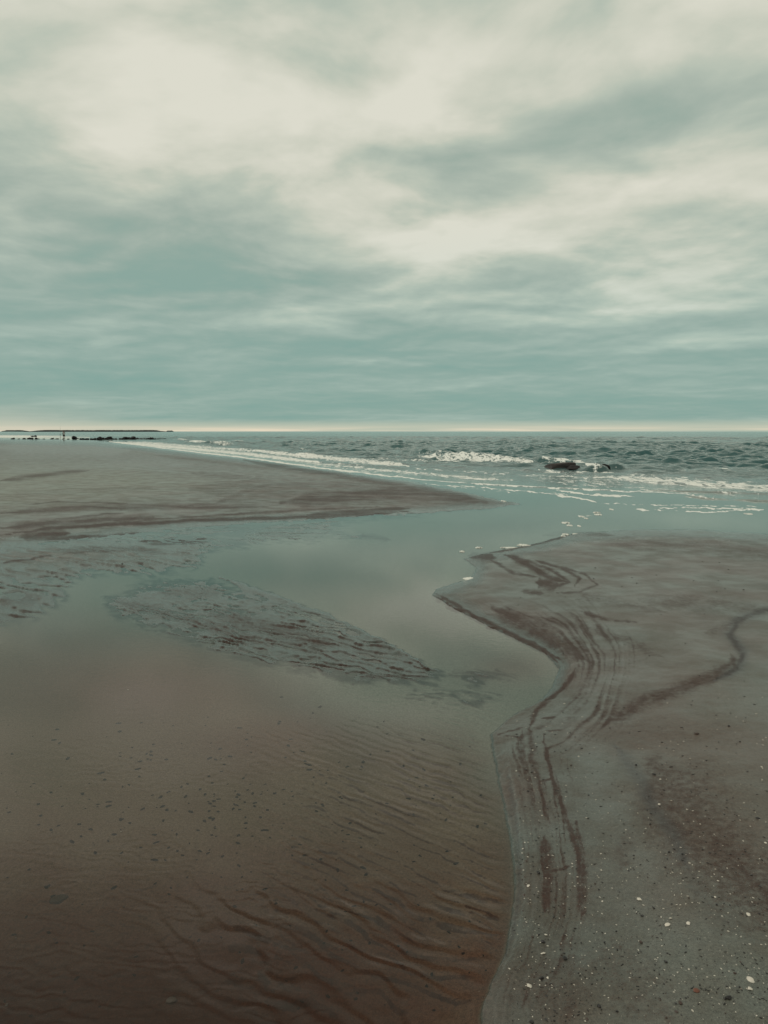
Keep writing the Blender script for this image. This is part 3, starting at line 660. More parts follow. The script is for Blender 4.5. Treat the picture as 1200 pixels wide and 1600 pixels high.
M = {
    'rock': simple('dark_wet_rock', (.018, .014, .013), .75, (.007, .006, .006), 4, .03, .3),
    'shell': simple('white_shell', (.72, .66, .56), .45, (.50, .44, .36), 60, .0006),
    'rust': simple('rusty_shell', (.20, .070, .038), .45, (.11, .04, .024), 60, .0006),
    'grey_shell': simple('grey_shell', (.24, .20, .16), .5, (.14, .115, .09), 50, .001),
    'mud_shell': simple('sandy_shell', (.085, .066, .048), .5, (.05, .036, .026), 40, .001, 0.0),
    'pebble': simple('dark_pebble', (.022, .016, .014), .35, (.010, .008, .007), 50, .0006),
    'weed': simple('wet_weed', (.020, .013, .009), .9, (.010, .007, .005), 50, .0006, 0.0),
    'brown': simple('brown_pebble', (.075, .045, .032), .45, (.035, .02, .015), 50, .0006),
    'land': simple('far_land', (.06, .075, .07), .9, (.035, .05, .05), .01),
    'wood': simple('far_wood', (.018, .026, .028), .9, (.010, .016, .018), .02),
    'skin': simple('skin', (.42, .27, .20), .6), 'hair': simple('hair', (.018, .014, .012), .7),
    'shirt': simple('pale_shirt', (.62, .62, .60), .9, (.52, .52, .50)), 'shorts': simple('dark_shorts', (.020, .018, .020), .9),
    'rod': simple('dark_rod', (.05, .045, .04), .5), 'metal': simple('dark_metal', (.05, .05, .05), .45), 'tyre': simple('black_tyre', (.015, .015, .015), .8),
    'bag': simple('dark_canvas', (.03, .028, .035), .9), 'eye': simple('eye_white', (.7, .7, .68), .3), 'tube': simple('grey_tube', (.25, .26, .26), .5),
}

def tag(o, label=None, cat=None, group=None, kind=None):
    if label: o['label'] = label
    if cat: o['category'] = cat
    if group: o['group'] = group
    if kind: o['kind'] = kind
    return o

def link_bm(name, bm, m, parent=None, smooth=True):
    me = bpy.data.meshes.new(name); bm.to_mesh(me); bm.free()
    if smooth:
        for f in me.polygons: f.use_smooth = True
    me.materials.append(m)
    o = bpy.data.objects.new(name, me); col.objects.link(o)
    if parent: o.parent = parent
    return o

def empty(name, loc, rz=0):
    o = bpy.data.objects.new(name, None); o.empty_display_size = .1; o.location = loc; o.rotation_euler = (0, 0, rz); col.objects.link(o); return o

# ------------------------------------------------------------------ far shore
def far_shore(u0, u1, rr, hgt, seed, name, mat_, kind, base=-.5, depth=.10, thick=1.0):
    """a low strip of land seen across the water, with a plan outline, tapering ends and an uneven top"""
    bm = bmesh.new(); n = int((u1 - u0) * 2.2) + 8; rg = random.Random(seed)
    rings = []
    for k in range(n + 1):
        t = k / n; u = u0 + (u1 - u0) * t
        x = (u - 600) / F * rr; y = rr
        e = min(1, 12 * t, 12 * (1 - t)) ** .6
        h1 = hgt * e * (.62 + .38 * rg.random()) * (.75 + .25 * math.sin(t * 17 + seed))
        h2 = hgt * e * (.62 + .38 * rg.random())
        w = rr * depth * e * thick + 4
        rings.append([bm.verts.new((x, y - w * .1, base)), bm.verts.new((x, y, h1)), bm.verts.new((x + 2, y + w * .4, h2)), bm.verts.new((x, y + w, base))])
    for a, b in zip(rings, rings[1:]):
        for q in range(3): bm.faces.new((a[q], b[q], b[q + 1], a[q + 1]))
    bm.faces.new(rings[0]); bm.faces.new(rings[-1][::-1])
    bmesh.ops.recalc_face_normals(bm, faces=bm.faces)
    o = link_bm(name, bm, mat_, smooth=False); o['kind'] = kind
    return o
far_shore(40, 257, 2400, 3.0, 3, 'far_shore', M['wood'], 'structure')
w1 = far_shore(44, 254, 2420, 6.2, 5, 'distant_wood', M['wood'], 'stuff', base=0, depth=.05)
tag(w1, 'dark low line of trees on the far shore behind the angler', 'distant wood')
w2 = far_shore(6, 29, 3600, 8, 9, 'distant_wood', M['land'], 'stuff', base=0, depth=.05)
tag(w2, 'short pale tree line at the far left end of the horizon', 'distant wood')
w3 = far_shore(262, 268, 3600, 6, 11, 'distant_wood', M['land'], 'stuff', base=0, depth=.02)
tag(w3, 'two tiny clumps off the right tip of the far shore', 'distant wood')

# ------------------------------------------------------------------ rocks
def rock_mesh(seed, m=None, sub=3, jag=.34, name='rock'):
    rg = random.Random(seed); bm = bmesh.new()
    bmesh.ops.create_icosphere(bm, subdivisions=sub, radius=.5)
    planes = [(Vector((rg.gauss(0, 1), rg.gauss(0, 1), rg.gauss(0, .8))).normalized(), rg.uniform(.30, .44)) for _ in range(12)]
    sx, sy, sz = rg.uniform(.85, 1.3), rg.uniform(.8, 1.1), rg.uniform(.65, 1.0)
    ns = [(Vector((rg.uniform(2, 6), rg.uniform(2, 6), rg.uniform(2, 6))), rg.uniform(0, 6)) for _ in range(4)]
    for v in bm.verts:
        c = v.co
        for nn, dd in planes:
            k = c.dot(nn)
            if k > dd: c = c - nn * (k - dd) * .9
        w = sum(math.sin(c.dot(f) * 2 + ph) for f, ph in ns) * .018
        c = c * (1 + w)
        v.co = Vector((c.x * sx, c.y * sy, c.z * sz))
    me = bpy.data.meshes.new(name); bm.to_mesh(me); bm.free(); me.materials.append(m or M['rock'])
    return me
rocks = [rock_mesh(k) for k in range(12)]
rg = random.Random(8)
def put_rock(u, rr, size, z, label, group, stretch=(1, 1, 1), k=None):
    x, y = (u - 600) / F * rr, rr
    me = rocks[k if k is not None else rg.randrange(12)]
    o = bpy.data.objects.new('rock', me); col.objects.link(o)
    o.location = (x, y, z); o.rotation_euler = (rg.uniform(-.3, .3), rg.uniform(-.3, .3), rg.uniform(0, 6.28))
    o.scale = (size * stretch[0], size * stretch[1], size * stretch[2])
    tag(o, label, 'rock', group); return o
# the jetty runs out from the sand at its left end into the surf at its right end
RJ = 146
JL = 'black wet boulder packed in the low jetty that runs into the surf'
u = 128.0
while u < 262:
    t = (u - 128) / 134
    hpx = 3.2 + 1.3 * math.sin(u * .23) * math.sin(u * .071 + 1) + (1.6 if 196 < u < 212 else 0) + (1.2 if 158 < u < 176 else 0) - 1.3 * (t > .85) - 1.0 * (150 > u)
    for row in range(2):
        s = max(.30, hpx / F * RJ * rg.uniform(.75, 1.15)) * (1.1 if row == 0 else .9)
        put_rock(u + rg.uniform(-1.2, 1.2), RJ + row * 1.0 + t * -2 + rg.uniform(-.3, .3), s * 1.4, s * .28, JL, 'boulders of the jetty', (1, 1, .9))
    u += rg.uniform(2.4, 4.0)
jet = [o for o in bpy.data.objects if o.get('label') == JL]
near_u = lambda o: 600 + F * o.location.x / o.location.y
for lo, hi, lab in ((196, 212, 'highest black boulder of the jetty, on the hump near its middle'), (158, 176, 'highest black boulder on the left hump of the jetty')):
    max((o for o in jet if lo < near_u(o) < hi), key=lambda o: o.location.z + o.scale.z * .4)['label'] = lab
max(jet, key=near_u)['label'] = 'last black boulder at the right tip of the jetty, out in the surf'
min(jet, key=near_u)['label'] = 'first black boulder at the left, landward end of the jetty'
put_rock(118.5, 150, 1.25, .30, 'tall rounded black boulder standing alone just right of the angler', 'loose rocks along the sand edge', (1.15, 1, .72), 3)
put_rock(124, 148, .55, .16, 'small dark rock between the lone tall boulder and the jetty', 'loose rocks along the sand edge', (1.6, 1, .5))
for (u, s, st, lab) in [
    (23, .75, (2.2, 1, .55), 'low dark rock furthest left, lying left of the beach cart'),
    (32, .4, (1.8, 1, .5), 'flat scrap of dark rock just right of the furthest left rock'),
    (40, .6, (1.1, 1, .75), 'small upright dark rock left of the cart wheels'),
    (48, .75, (1.3, 1, .75), 'dark rounded rock just below the left wheel of the cart'),
    (62, .45, (2.6, 1, .45), 'long flat dark rock just right of the cart'),
    (71, .40, (2.6, 1, .45), 'long flat dark rock midway between the cart and the angler'),
    (83, .50, (1.9, 1, .6), 'small dark rock left of the rod holder'),
    (91, .40, (2.4, 1, .5), 'flat dark rock below the upright fishing rod'),
    (101, .40, (2.6, 1, .5), 'flat dark rock at the feet of the angler'),
    (109, .40, (1.8, 1, .5), 'flat dark rock just right of the feet of the angler')]:
    rr = 153
    put_rock(u, rr, s * 1.25, height((u - 600) / F * rr, rr) + s * .10, lab, 'loose rocks along the sand edge', st)

M['wave_face'] = simple('brown_wave_face', (.024, .013, .010), .5, (.008, .005, .004), 3, .05, .5)  # dark steep wave faces in the surf are built as rock meshes
wave_face = rock_mesh(77, M['wave_face'], sub=5)
def put_wave_face(u, v, wpx, hpx, label, k, depth=.55, rz=0, tilt=0):
    x, y = ground(u, v); sc_ = math.hypot(x, y) / F
    o = bpy.data.objects.new('rock', k); col.objects.link(o)
    o.location = (x, y + wpx * sc_ * depth * .4, 0.0); o.rotation_euler = (0, R(tilt), R(rz)); o.scale = (wpx * sc_ * .95, wpx * sc_ * depth, hpx * sc_ * 2.7)
    tag(o, label, 'rock', 'dark wave faces built as rocks')
put_wave_face(879, 733, 62, 8, 'long low brown black wave face, built as a rock, largest of its group', wave_face, .55, 8, -5)
put_wave_face(899, 734, 36, 7, 'knobbly dark wave face, built as a rock, touching the right end of the long low one', rocks[4], .8, 40)
put_wave_face(944, 735, 26, 7, 'smaller dark wave face, built as a rock, in white water right of the long low one', rocks[7], .6, 15, -6)
put_wave_face(962, 732, 20, 6, 'rightmost dark wave face, built as a rock, behind the smaller one', rocks[2], .7, 70)
put_wave_face(890, 738.5, 42, 2.2, 'flat sliver of dark wave face, built as a rock, just in front of the long low one', rocks[5], .25, 0)
put_wave_face(689, 708, 9, 5, 'small dark wave face, built as a rock, behind the left end of the main breaker', rocks[9], .8, 0)
put_wave_face(664, 708, 20, 3, 'low dark wave face, built as a rock, at the left end of the main breaker', rocks[1], .5, 0)

# ------------------------------------------------------------------ helpers for small parts
def tube_bm(bm, pts, rad, seg=8):
    rings = []
    for i, p in enumerate(pts):
        p = Vector(p); a = Vector(pts[max(i - 1, 0)]); b = Vector(pts[min(i + 1, len(pts) - 1)])
        tdir = (b - a).normalized(); q_ = tdir.to_track_quat('Z', 'Y'); rr = rad[i] if isinstance(rad, (list, tuple)) else rad
        rings.append([bm.verts.new(p + q_ @ Vector((math.cos(2 * math.pi * k / seg) * rr, math.sin(2 * math.pi * k / seg) * rr, 0))) for k in range(seg)])
    for a, b in zip(rings, rings[1:]):
        for k in range(seg): bm.faces.new((a[k], a[(k + 1) % seg], b[(k + 1) % seg], b[k]))
    bm.faces.new(rings[0][::-1]); bm.faces.new(rings[-1])
def box_bm(bm, c, s, bev=0):
    r_ = bmesh.ops.create_cube(bm, size=1, matrix=Matrix.Translation(c) @ Matrix.Diagonal((*s, 1)))
    if bev: bmesh.ops.bevel(bm, geom=list({e for v in r_['verts'] for e in v.link_edges}), offset=bev, segments=2, affect='EDGES')

# ------------------------------------------------------------------ angler
RP = 152.0
px = (102.5 - 600) / F * RP
pz = height(px, RP)
person = empty('person', (px, RP, pz), R(200))
tag(person, 'person standing by the water in a pale shirt and dark shorts', 'person')
def skinned(name, verts, edges, m, parent, sub=2, root=0):
    me = bpy.data.meshes.new(name); me.from_pydata([v[:3] for v in verts], edges, [])
    o = bpy.data.objects.new(name, me); col.objects.link(o)
    md = o.modifiers.new('skin', 'SKIN'); md.use_smooth_shade = True
    for i, v in enumerate(verts):
        rr_ = v[3]; me.skin_vertices[0].data[i].radius = (rr_, v[4] if len(v) > 4 else rr_)
    me.skin_vertices[0].data[root].use_root = True
    s = o.modifiers.new('sub', 'SUBSURF'); s.levels = sub; s.render_levels = sub
    me.materials.append(m); o.parent = parent
    return o
vb = [(0, 0, .94, .155, .115), (0, 0, 1.10, .135, .10), (0, 0, 1.28, .165, .115), (0, 0, 1.43, .15, .09), (0, 0, 1.50, .058), (0, -.01, 1.57, .062), (0, -.02, 1.645, .088, .10), (0, -.02, 1.72, .072, .082),
      (.18, 0, 1.42, .058), (.25, .02, 1.16, .046), (.20, -.12, .98, .034), (.18, -.19, .90, .034, .02),
      (-.18, 0, 1.42, .058), (-.26, 0, 1.15, .046), (-.14, -.16, 1.28, .034), (-.07, -.20, 1.37, .034, .02),
      (.10, 0, .86, .095), (.115, -.01, .50, .062), (.12, .02, .30, .058), (.12, .02, .09, .040), (.13, -.12, .035, .038, .03),
      (-.10, 0, .86, .095), (-.12, -.01, .50, .062), (-.13, .02, .30, .058), (-.13, .02, .09, .040), (-.15, -.12, .035, .038, .03)]
eb = [(0, 1), (1, 2), (2, 3), (3, 4), (4, 5), (5, 6), (6, 7), (3, 8), (8, 9), (9, 10), (10, 11), (3, 12), (12, 13), (13, 14), (14, 15), (0, 16), (16, 17), (17, 18), (18, 19), (19, 20), (0, 21), (21, 22), (22, 23), (23, 24), (24, 25)]
for hand, dirv in ((11, Vector((-.1, -.6, -.8)).normalized()), (15, Vector((.5, -.3, .8)).normalized())):
    hp = Vector(vb[hand][:3]); side = dirv.cross(Vector((0, 1, 0))).normalized()
    for k, (off, ln) in enumerate(((-.026, .062), (-.009, .074), (.009, .078), (.026, .068))):
        b0 = len(vb); p1 = hp + side * off + dirv * .045; p2 = p1 + dirv * ln * .5; p3 = p2 + dirv * ln * .4 + Vector((0, .02, -.01))
        vb += [(*p1, .009), (*p2, .0085), (*p3, .008)]; eb += [(hand, b0), (b0, b0 + 1), (b0 + 1, b0 + 2)]
    b0 = len(vb); p1 = hp + side * .035; p2 = p1 + side * .025 + dirv * .03
    vb += [(*p1, .010), (*p2, .009)]; eb += [(hand, b0), (b0, b0 + 1)]
skinned('body', vb, eb, M['skin'], person)
skinned('shirt', [(0, 0, .93, .172, .135), (0, 0, 1.10, .152, .12), (0, 0, 1.28, .182, .13), (0, 0, 1.42, .165, .105), (.19, 0, 1.415, .078), (.225, .015, 1.24, .07), (-.19, 0, 1.415, .078), (-.235, .0, 1.24, .07)],
        [(0, 1), (1, 2), (2, 3), (3, 4), (4, 5), (3, 6), (6, 7)], M['shirt'], person)
skinned('shorts', [(0, 0, .97, .170, .135), (.105, 0, .84, .115), (.12, 0, .54, .098), (-.105, 0, .84, .115), (-.125, 0, .54, .098)], [(0, 1), (1, 2), (0, 3), (3, 4)], M['shorts'], person)
bm = bmesh.new(); bmesh.ops.create_icosphere(bm, subdivisions=3, radius=.108)
for v in bm.verts: v.co = Vector((v.co.x * .95, v.co.y * 1.08 + .0, v.co.z * 1.1 + 1.705))
bmesh.ops.delete(bm, geom=[v for v in bm.verts if v.co.z < 1.60 or (v.co.y < -.06 and v.co.z < 1.72)], context='VERTS')
link_bm('hair', bm, M['hair'], person)
for sx in (-1, 1):
    bm = bmesh.new(); bmesh.ops.create_icosphere(bm, subdivisions=2, radius=.012, matrix=Matrix.Translation((sx * .032, -.108, 1.66))); link_bm('eye', bm, M['eye'], person)
    bm = bmesh.new(); bmesh.ops.create_icosphere(bm, subdivisions=2, radius=.028, matrix=Matrix.Translation((sx * .088, -.01, 1.65)) @ Matrix.Diagonal((.35, .7, 1.1, 1))); link_bm('ear', bm, M['skin'], person)
bm = bmesh.new(); bmesh.ops.create_cone(bm, cap_ends=True, segments=8, radius1=.017, radius2=.008, depth=.05, matrix=Matrix.Translation((0, -.122, 1.64)) @ Matrix.Rotation(R(12), 4, 'X')); link_bm('nose', bm, M['skin'], person)
bm = bmesh.new(); box_bm(bm, (0, -.112, 1.597), (.045, .012, .010), .003); link_bm('mouth', bm, M['rust'], person)

# rod standing in a sand spike
rx = (97 - 600) / F * RP; rz_ = height(rx, RP)
rod = empty('fishing_rod', (rx, RP, rz_)); tag(rod, 'thin fishing rod standing upright in the sand just left of the person', 'fishing rod')
bm = bmesh.new(); tube_bm(bm, [(0, 0, .35), (0, 0, 1.2), (.01, .02, 2.0), (.04, .08, 2.65)], [.022, .017, .012, .008]); link_bm('rod_blank', bm, M['rod'], rod)
bm = bmesh.new(); tube_bm(bm, [(0, 0, -.25), (0, 0, .1), (0, 0, .75)], [.012, .035, .035]); link_bm('sand_spike', bm, M['tube'], rod)
bm = bmesh.new(); tube_bm(bm, [(-.05, -.06, .95), (.05, -.06, .95)], .055, 12); link_bm('reel', bm, M['metal'], rod)
for k, zz_ in enumerate((1.3, 1.7, 2.1, 2.6)):
    bm = bmesh.new(); tube_bm(bm, [(.01 * k + .02 * math.cos(a), -.03, zz_ + .02 * math.sin(a)) for a in np.linspace(0, 6.28, 9)], .004, 5); link_bm('line_guide', bm, M['metal'], rod)

# beach cart
cxp = (56 - 600) / F * RP; cart = empty('beach_cart', (cxp, RP, height(cxp, RP)), R(8))
tag(cart, 'dark beach cart on four fat wheels, loaded, left of the person', 'cart')
bm = bmesh.new(); box_bm(bm, (0, 0, .48), (1.05, .55, .06), .01)
for sy in (-1, 1): box_bm(bm, (0, sy * .26, .60), (1.0, .02, .12), .004)
link_bm('tray', bm, M['metal'], cart)
bm = bmesh.new(); tube_bm(bm, [(-.5, -.22, .46), (-.62, -.2, .62), (-.72, 0, .70), (-.62, .2, .62), (-.5, .22, .46)], .018); link_bm('handle', bm, M['metal'], cart)
for sx in (-1, 1):
    bm = bmesh.new(); tube_bm(bm, [(sx * .38, -.32, .16), (sx * .38, .32, .16)], .02); tube_bm(bm, [(sx * .38, 0, .16), (sx * .34, 0, .46)], .02); link_bm('axle', bm, M['metal'], cart)
    for sy in (-1, 1):
        bm = bmesh.new(); n = 20
        prof = [(.16, -.07), (.165, -.04), (.17, 0), (.165, .04), (.16, .07), (.07, .07), (.07, -.07)]
        rings = [[bm.verts.new((sx * .38 + r_ * math.cos(2 * math.pi * k / n), sy * .33 + y_, .165 + r_ * math.sin(2 * math.pi * k / n))) for (r_, y_) in prof] for k in range(n)]
        for k in range(n):
            for q_ in range(7): bm.faces.new((rings[k][q_], rings[(k + 1) % n][q_], rings[(k + 1) % n][(q_ + 1) % 7], rings[k][(q_ + 1) % 7]))
        wh = link_bm('wheel', bm, M['tyre'], cart)
        bm = bmesh.new(); bmesh.ops.create_cone(bm, cap_ends=True, segments=14, radius1=.069, radius2=.069, depth=.1, matrix=Matrix.Translation((sx * .38, sy * .33, .165)) @ Matrix.Rotation(R(90), 4, 'X')); link_bm('hub', bm, M['tube'], wh)
bx0 = Vector(cart.location)
bag = empty('bag', bx0 + Vector((.28, .04, .515))); tag(bag, 'dark soft bag riding on the right end of the beach cart', 'bag')
bm = bmesh.new(); box_bm(bm, (0, 0, .14), (.42, .36, .28), .07); link_bm('pouch', bm, M['bag'], bag)
bm = bmesh.new(); tube_bm(bm, [(-.1, 0, .27), (-.06, 0, .35), (.06, 0, .35), (.1, 0, .27)], .012); link_bm('strap', bm, M['bag'], bag)
bk = empty('tackle_box', bx0 + Vector((-.28, -.04, .515))); tag(bk, 'dark tackle box riding on the left end of the beach cart', 'box')
bm = bmesh.new(); box_bm(bm, (0, 0, .09), (.36, .26, .18), .015); link_bm('case', bm, M['bag'], bk)
bm = bmesh.new(); box_bm(bm, (0, 0, .2), (.37, .27, .035), .01); link_bm('lid', bm, M['metal'], bk)

# ------------------------------------------------------------------ shells and pebbles
def shell_mesh(seed, kind):
    rg_ = random.Random(seed); bm = bmesh.new(); n, mrad = 18, 6
    c = []
    a0, a1 = (0, 2 * math.pi) if kind == 'oval' else (R(-70), R(70)) if kind == 'fan' else (R(rg_.uniform(-60, -10)), R(rg_.uniform(25, 70)))
    asp = rg_.uniform(.62, .85)
    top = [[], []]
    for side in (0, 1):
        for i in range(mrad + 1):
            ring = []
            for k in range(n + 1):
                t = k / n; a = a0 + (a1 - a0) * t; rr_ = i / mrad
                edge = 1 + (.06 * math.sin(a * 11 + seed) + .05 * math.sin(a * 5.3 + seed * 2)) * (1.8 if kind == 'shard' else .8)
                if kind == 'fan': x_, y_ = rr_ * math.cos(a) * edge - .45, rr_ * math.sin(a) * edge * .9
                elif kind == 'oval': x_, y_ = .5 * rr_ * math.cos(a) * edge, .5 * asp * rr_ * math.sin(a) * edge
                else: x_, y_ = rr_ * math.cos(a) * edge - .5, rr_ * math.sin(a) * edge * .8
                z_ = .22 * (1 - (x_ * 1.5) ** 2 - (y_ * 1.6) ** 2) + .012 * math.sin(a * 16) * rr_
                z_ = max(z_, -.2) - side * .05
                ring.append(bm.verts.new((x_, y_, z_)))
            top[side].append(ring)
    for side in (0, 1):
        for i in range(mrad):
            for k in range(n):
                q_ = (top[side][i][k], top[side][i + 1][k], top[side][i + 1][k + 1], top[side][i][k + 1])
                bm.faces.new(q_ if side == 0 else q_[::-1])
    for k in range(n): bm.faces.new((top[0][mrad][k], top[1][mrad][k], top[1][mrad][k + 1], top[0][mrad][k + 1]))
    if kind != 'oval':
        for kk in (0, n):
            for i in range(mrad): bm.faces.new((top[0][i][kk], top[0][i + 1][kk], top[1][i + 1][kk], top[1][i][kk]))
    bmesh.ops.remove_doubles(bm, verts=bm.verts, dist=1e-5)
    bmesh.ops.recalc_face_normals(bm, faces=bm.faces)
    me = bpy.data.meshes.new('shell'); bm.to_mesh(me); bm.free()
    for f in me.polygons: f.use_smooth = True
    return me
S_MESH = {k: [shell_mesh(s, k) for s in range(3)] for k in ('oval', 'fan', 'shard')}
def with_mat(me, m):
    c = me.copy(); c.materials.clear(); c.materials.append(m); return c
SH = {(k, i, mk): with_mat(me, M[mk]) for k, l in S_MESH.items() for i, me in enumerate(l) for mk in ('shell', 'grey_shell', 'rust', 'mud_shell')}
PB = {(i, mk): rock_mesh(40 + i, M[mk], 2, name='pebble') for i in range(6) for mk in ('pebble', 'brown')}
rg = random.Random(21)
def pxsize(u, v):
    x, y = ground(u, v); return math.hypot(math.hypot(x, y), H) / F
def put_shell(u, v, wpx, label, group=None, kind='oval', mk='shell', rz=None, tilt=.25, lift=.0, zs=1.0):
    x, y = ground(u, v, .02 if u > 740 else -.02); z = height(x, y); x, y = ground(u, v, z); z = height(x, y)
    s = wpx * .60 * pxsize(u, v)
    o = bpy.data.objects.new('shell', SH[(kind, rg.randrange(3), mk)]); col.objects.link(o)
    o.location = (x, y, z + s * (.03 + lift)); o.scale = (s, s, s * zs)
    o.rotation_euler = (rg.uniform(-tilt, tilt) + .1, rg.uniform(-tilt, tilt), rg.uniform(0, 6.28) if rz is None else R(rz))
    return tag(o, label, 'shell', group)
def put_pebble(u, v, wpx, label, group=None, mk='pebble', flat=.55):
    x, y = ground(u, v, .02 if u > 740 else -.02); z = height(x, y); x, y = ground(u, v, z); z = height(x, y)
    s = wpx * .8 * pxsize(u, v)
    o = bpy.data.objects.new('pebble', PB[(rg.randrange(6), mk)]); col.objects.link(o)
    o.location = (x, y, z + s * .12); o.scale = (s, s * .85, s * flat); o.rotation_euler = (0, 0, rg.uniform(0, 6.28))
    return tag(o, label, 'pebble', group)
G1 = 'larger shells on the right sandbar'
for a in [
    (1000, 1405, 11, 'bent white shell splinter, pointing down, left of the biggest pair of white shells', G1, 'shard', 'shell', 120),
    (1043, 1446, 13, 'oval white shell with a chipped right edge in the middle of the lower right sand', G1, 'oval', 'shell', 20),
    (1048, 1436, 7, 'small pale shell just above the chipped oval white shell', G1, 'oval', 'shell'),
    (1075, 1444, 8, 'small white shell just right of the chipped oval white shell', G1, 'fan', 'shell'),
    (1173, 1530, 12, 'largest cream shell, a smooth fan near the lower right edge', G1, 'fan', 'shell', 200),
    (1172, 1546, 11, 'thin white shell sliver just below the largest cream shell', G1, 'shard', 'shell', 5),
    (1088, 1549, 14, 'rust red oval shell, the only reddish one, near the lower right', G1, 'oval', 'rust', 10),
    (1082, 1580, 6, 'small cream shell chip below the rust red shell', G1, 'oval', 'shell'),
    (827, 1541, 11, 'white angular shell chip nearest the pool edge at the bottom', G1, 'shard', 'shell', 30),
    (850, 1490, 8, 'white oval shell just below the black pebble of the strandline', G1, 'oval', 'shell', 20),
    (853, 1461, 7, 'white oval shell just above the black pebble of the strandline', G1, 'oval', 'shell', 20),
    (826, 1384, 7, 'white curved shell on the strandline, below the cluster of four chips', G1, 'fan', 'shell'),
    (818, 1360, 5, 'round white shell, lowest of the cluster of four on the strandline', G1, 'oval', 'shell'),
    (816, 1333, 5, 'white chip, second lowest of the cluster of four on the strandline', G1, 'oval', 'shell'),
    (817, 1326, 5, 'flat white chip, third of the cluster of four on the strandline', G1, 'oval', 'shell'),
    (820, 1316, 4, 'white chip, topmost of the cluster of four on the strandline', G1, 'oval', 'shell'),
    (796, 1515, 5, 'small white shell closest to the bottom of the smooth pool rim', G1, 'oval', 'shell'),
    (882, 1099, 5, 'lone white shell on smooth sand beside the bend in the bank', G1, 'oval', 'shell'),
    (1030, 1257, 6, 'white oval shell at the left edge of the brown gritty patch', G1, 'oval', 'shell'),
    (1122, 1377, 5, 'pale blueish shell dot in the middle of the brown gritty patch', G1, 'oval', 'shell'),
    (1196, 1317, 6, 'white shell at the right edge beside the brown gritty patch', G1, 'oval', 'shell'),
    (1169, 1428, 8, 'cream shell on the dark reddish grit near the right edge', G1, 'fan', 'shell'),
    (894, 1349, 4, 'tiny white shell on the reddish streak left of centre on the bar', G1, 'oval', 'shell'),
    (907, 888, 3.4, 'tiny white shell dot on the upper bar beside the curling dark streaks', G1, 'oval', 'shell'),
    (921, 1024, 4, 'tiny pale shell above the dark bend of the bank', G1, 'oval', 'shell'),
    (1158, 1546, 5, 'small pale chip left of the thin white sliver', G1, 'oval', 'grey_shell'),
    (904, 1182, 3.6, 'tiny white shell between the bank and the brown gritty patch', G1, 'oval', 'shell'),
    (808, 1127, 4, 'tiny white shell at the top corner of the bank near the pool mouth', G1, 'oval', 'shell'),
    (1078, 1186, 5, 'pale shell set against a dark pebble in the upper brown patch', G1, 'oval', 'shell'),
    (1190, 1199, 5, 'white shell near the right edge above the brown gritty patch', G1, 'oval', 'shell'),
]: put_shell(*a)
G2 = 'shells lying under the pool water'
clam = put_shell(92, 1406, 36, 'large half buried clam shell under the water at lower left', G2, 'oval', 'mud_shell', 25, .03, -.06, .55)
bm = bmesh.new(); pts_ = [(.53 * math.cos(a), .40 * math.sin(a), .02 + .03 * math.sin(a * 3)) for a in np.linspace(R(120), R(395), 40)]
tube_bm(bm, pts_, [.008 + .03 * math.sin(math.pi * k / 39) for k in range(40)], 8); link_bm('rim', bm, M['weed'], clam)
put_shell(268, 1573, 24, 'pale grey shell under the water near the bottom left', G2, 'oval', 'grey_shell', 10, .05)
put_shell(12, 1579, 9, 'small whitish shell under water in the bottom left corner', G2, 'shard', 'grey_shell')
put_shell(189, 1300, 5, 'white shell speck under water above the half buried clam', G2, 'oval', 'shell')
put_shell(200, 1078, 4, 'white shell speck under the brown water at upper left of the pool', G2, 'oval', 'shell')
put_shell(25, 1469, 5, 'whitish shell speck under water below the half buried clam', G2, 'oval', 'grey_shell')
G3 = 'larger dark pebbles on the right sandbar'
for a in [
    (848, 1472, 10, 'black pebble on the strandline between two white shells', G3), (883, 1498, 10, 'black flat pebble right of the two strandline shells', G3),
    (846, 1529, 9, 'black pebble above the white angular chip at the bottom', G3), (841, 1364, 9, 'black pebble right of the strandline chip cluster', G3),
    (1139, 1559, 11, 'black rounded pebble in a brown scour at the lower right', G3), (1132, 1560, 6, 'small dark pebble touching the black one in the brown scour', G3),
    (1003, 1431, 6, 'small black pebble below the bent white splinter', G3), (964, 1582, 6, 'black pebble at the bottom between the red shell and the pool', G3),
    (831, 1597, 8, 'dark pebble at the very bottom edge beside the pool bank', G3), (819, 1399, 6, 'dark brown pebble beside the pool rim', G3, 'brown'),
    (1022, 1211, 7, 'black pebble above the brown gritty patch', G3), (1184, 1279, 7, 'black pebble near the right edge in the brown gritty patch', G3),
    (994, 1195, 6, 'dark pebble between the bank and the brown patch', G3), (1088, 1147, 8, 'brown pebble on the smooth sand above the brown patch', G3, 'brown'),
    (1016, 1288, 5, 'dark pebble at the left side of the brown gritty patch', G3), (191, 882, 6, 'dark lump standing on the rippled shoal at left', G3), (880, 1021, 3, 'tiny dark pebble above the bend of the bank', G3)]:
    put_pebble(*a)
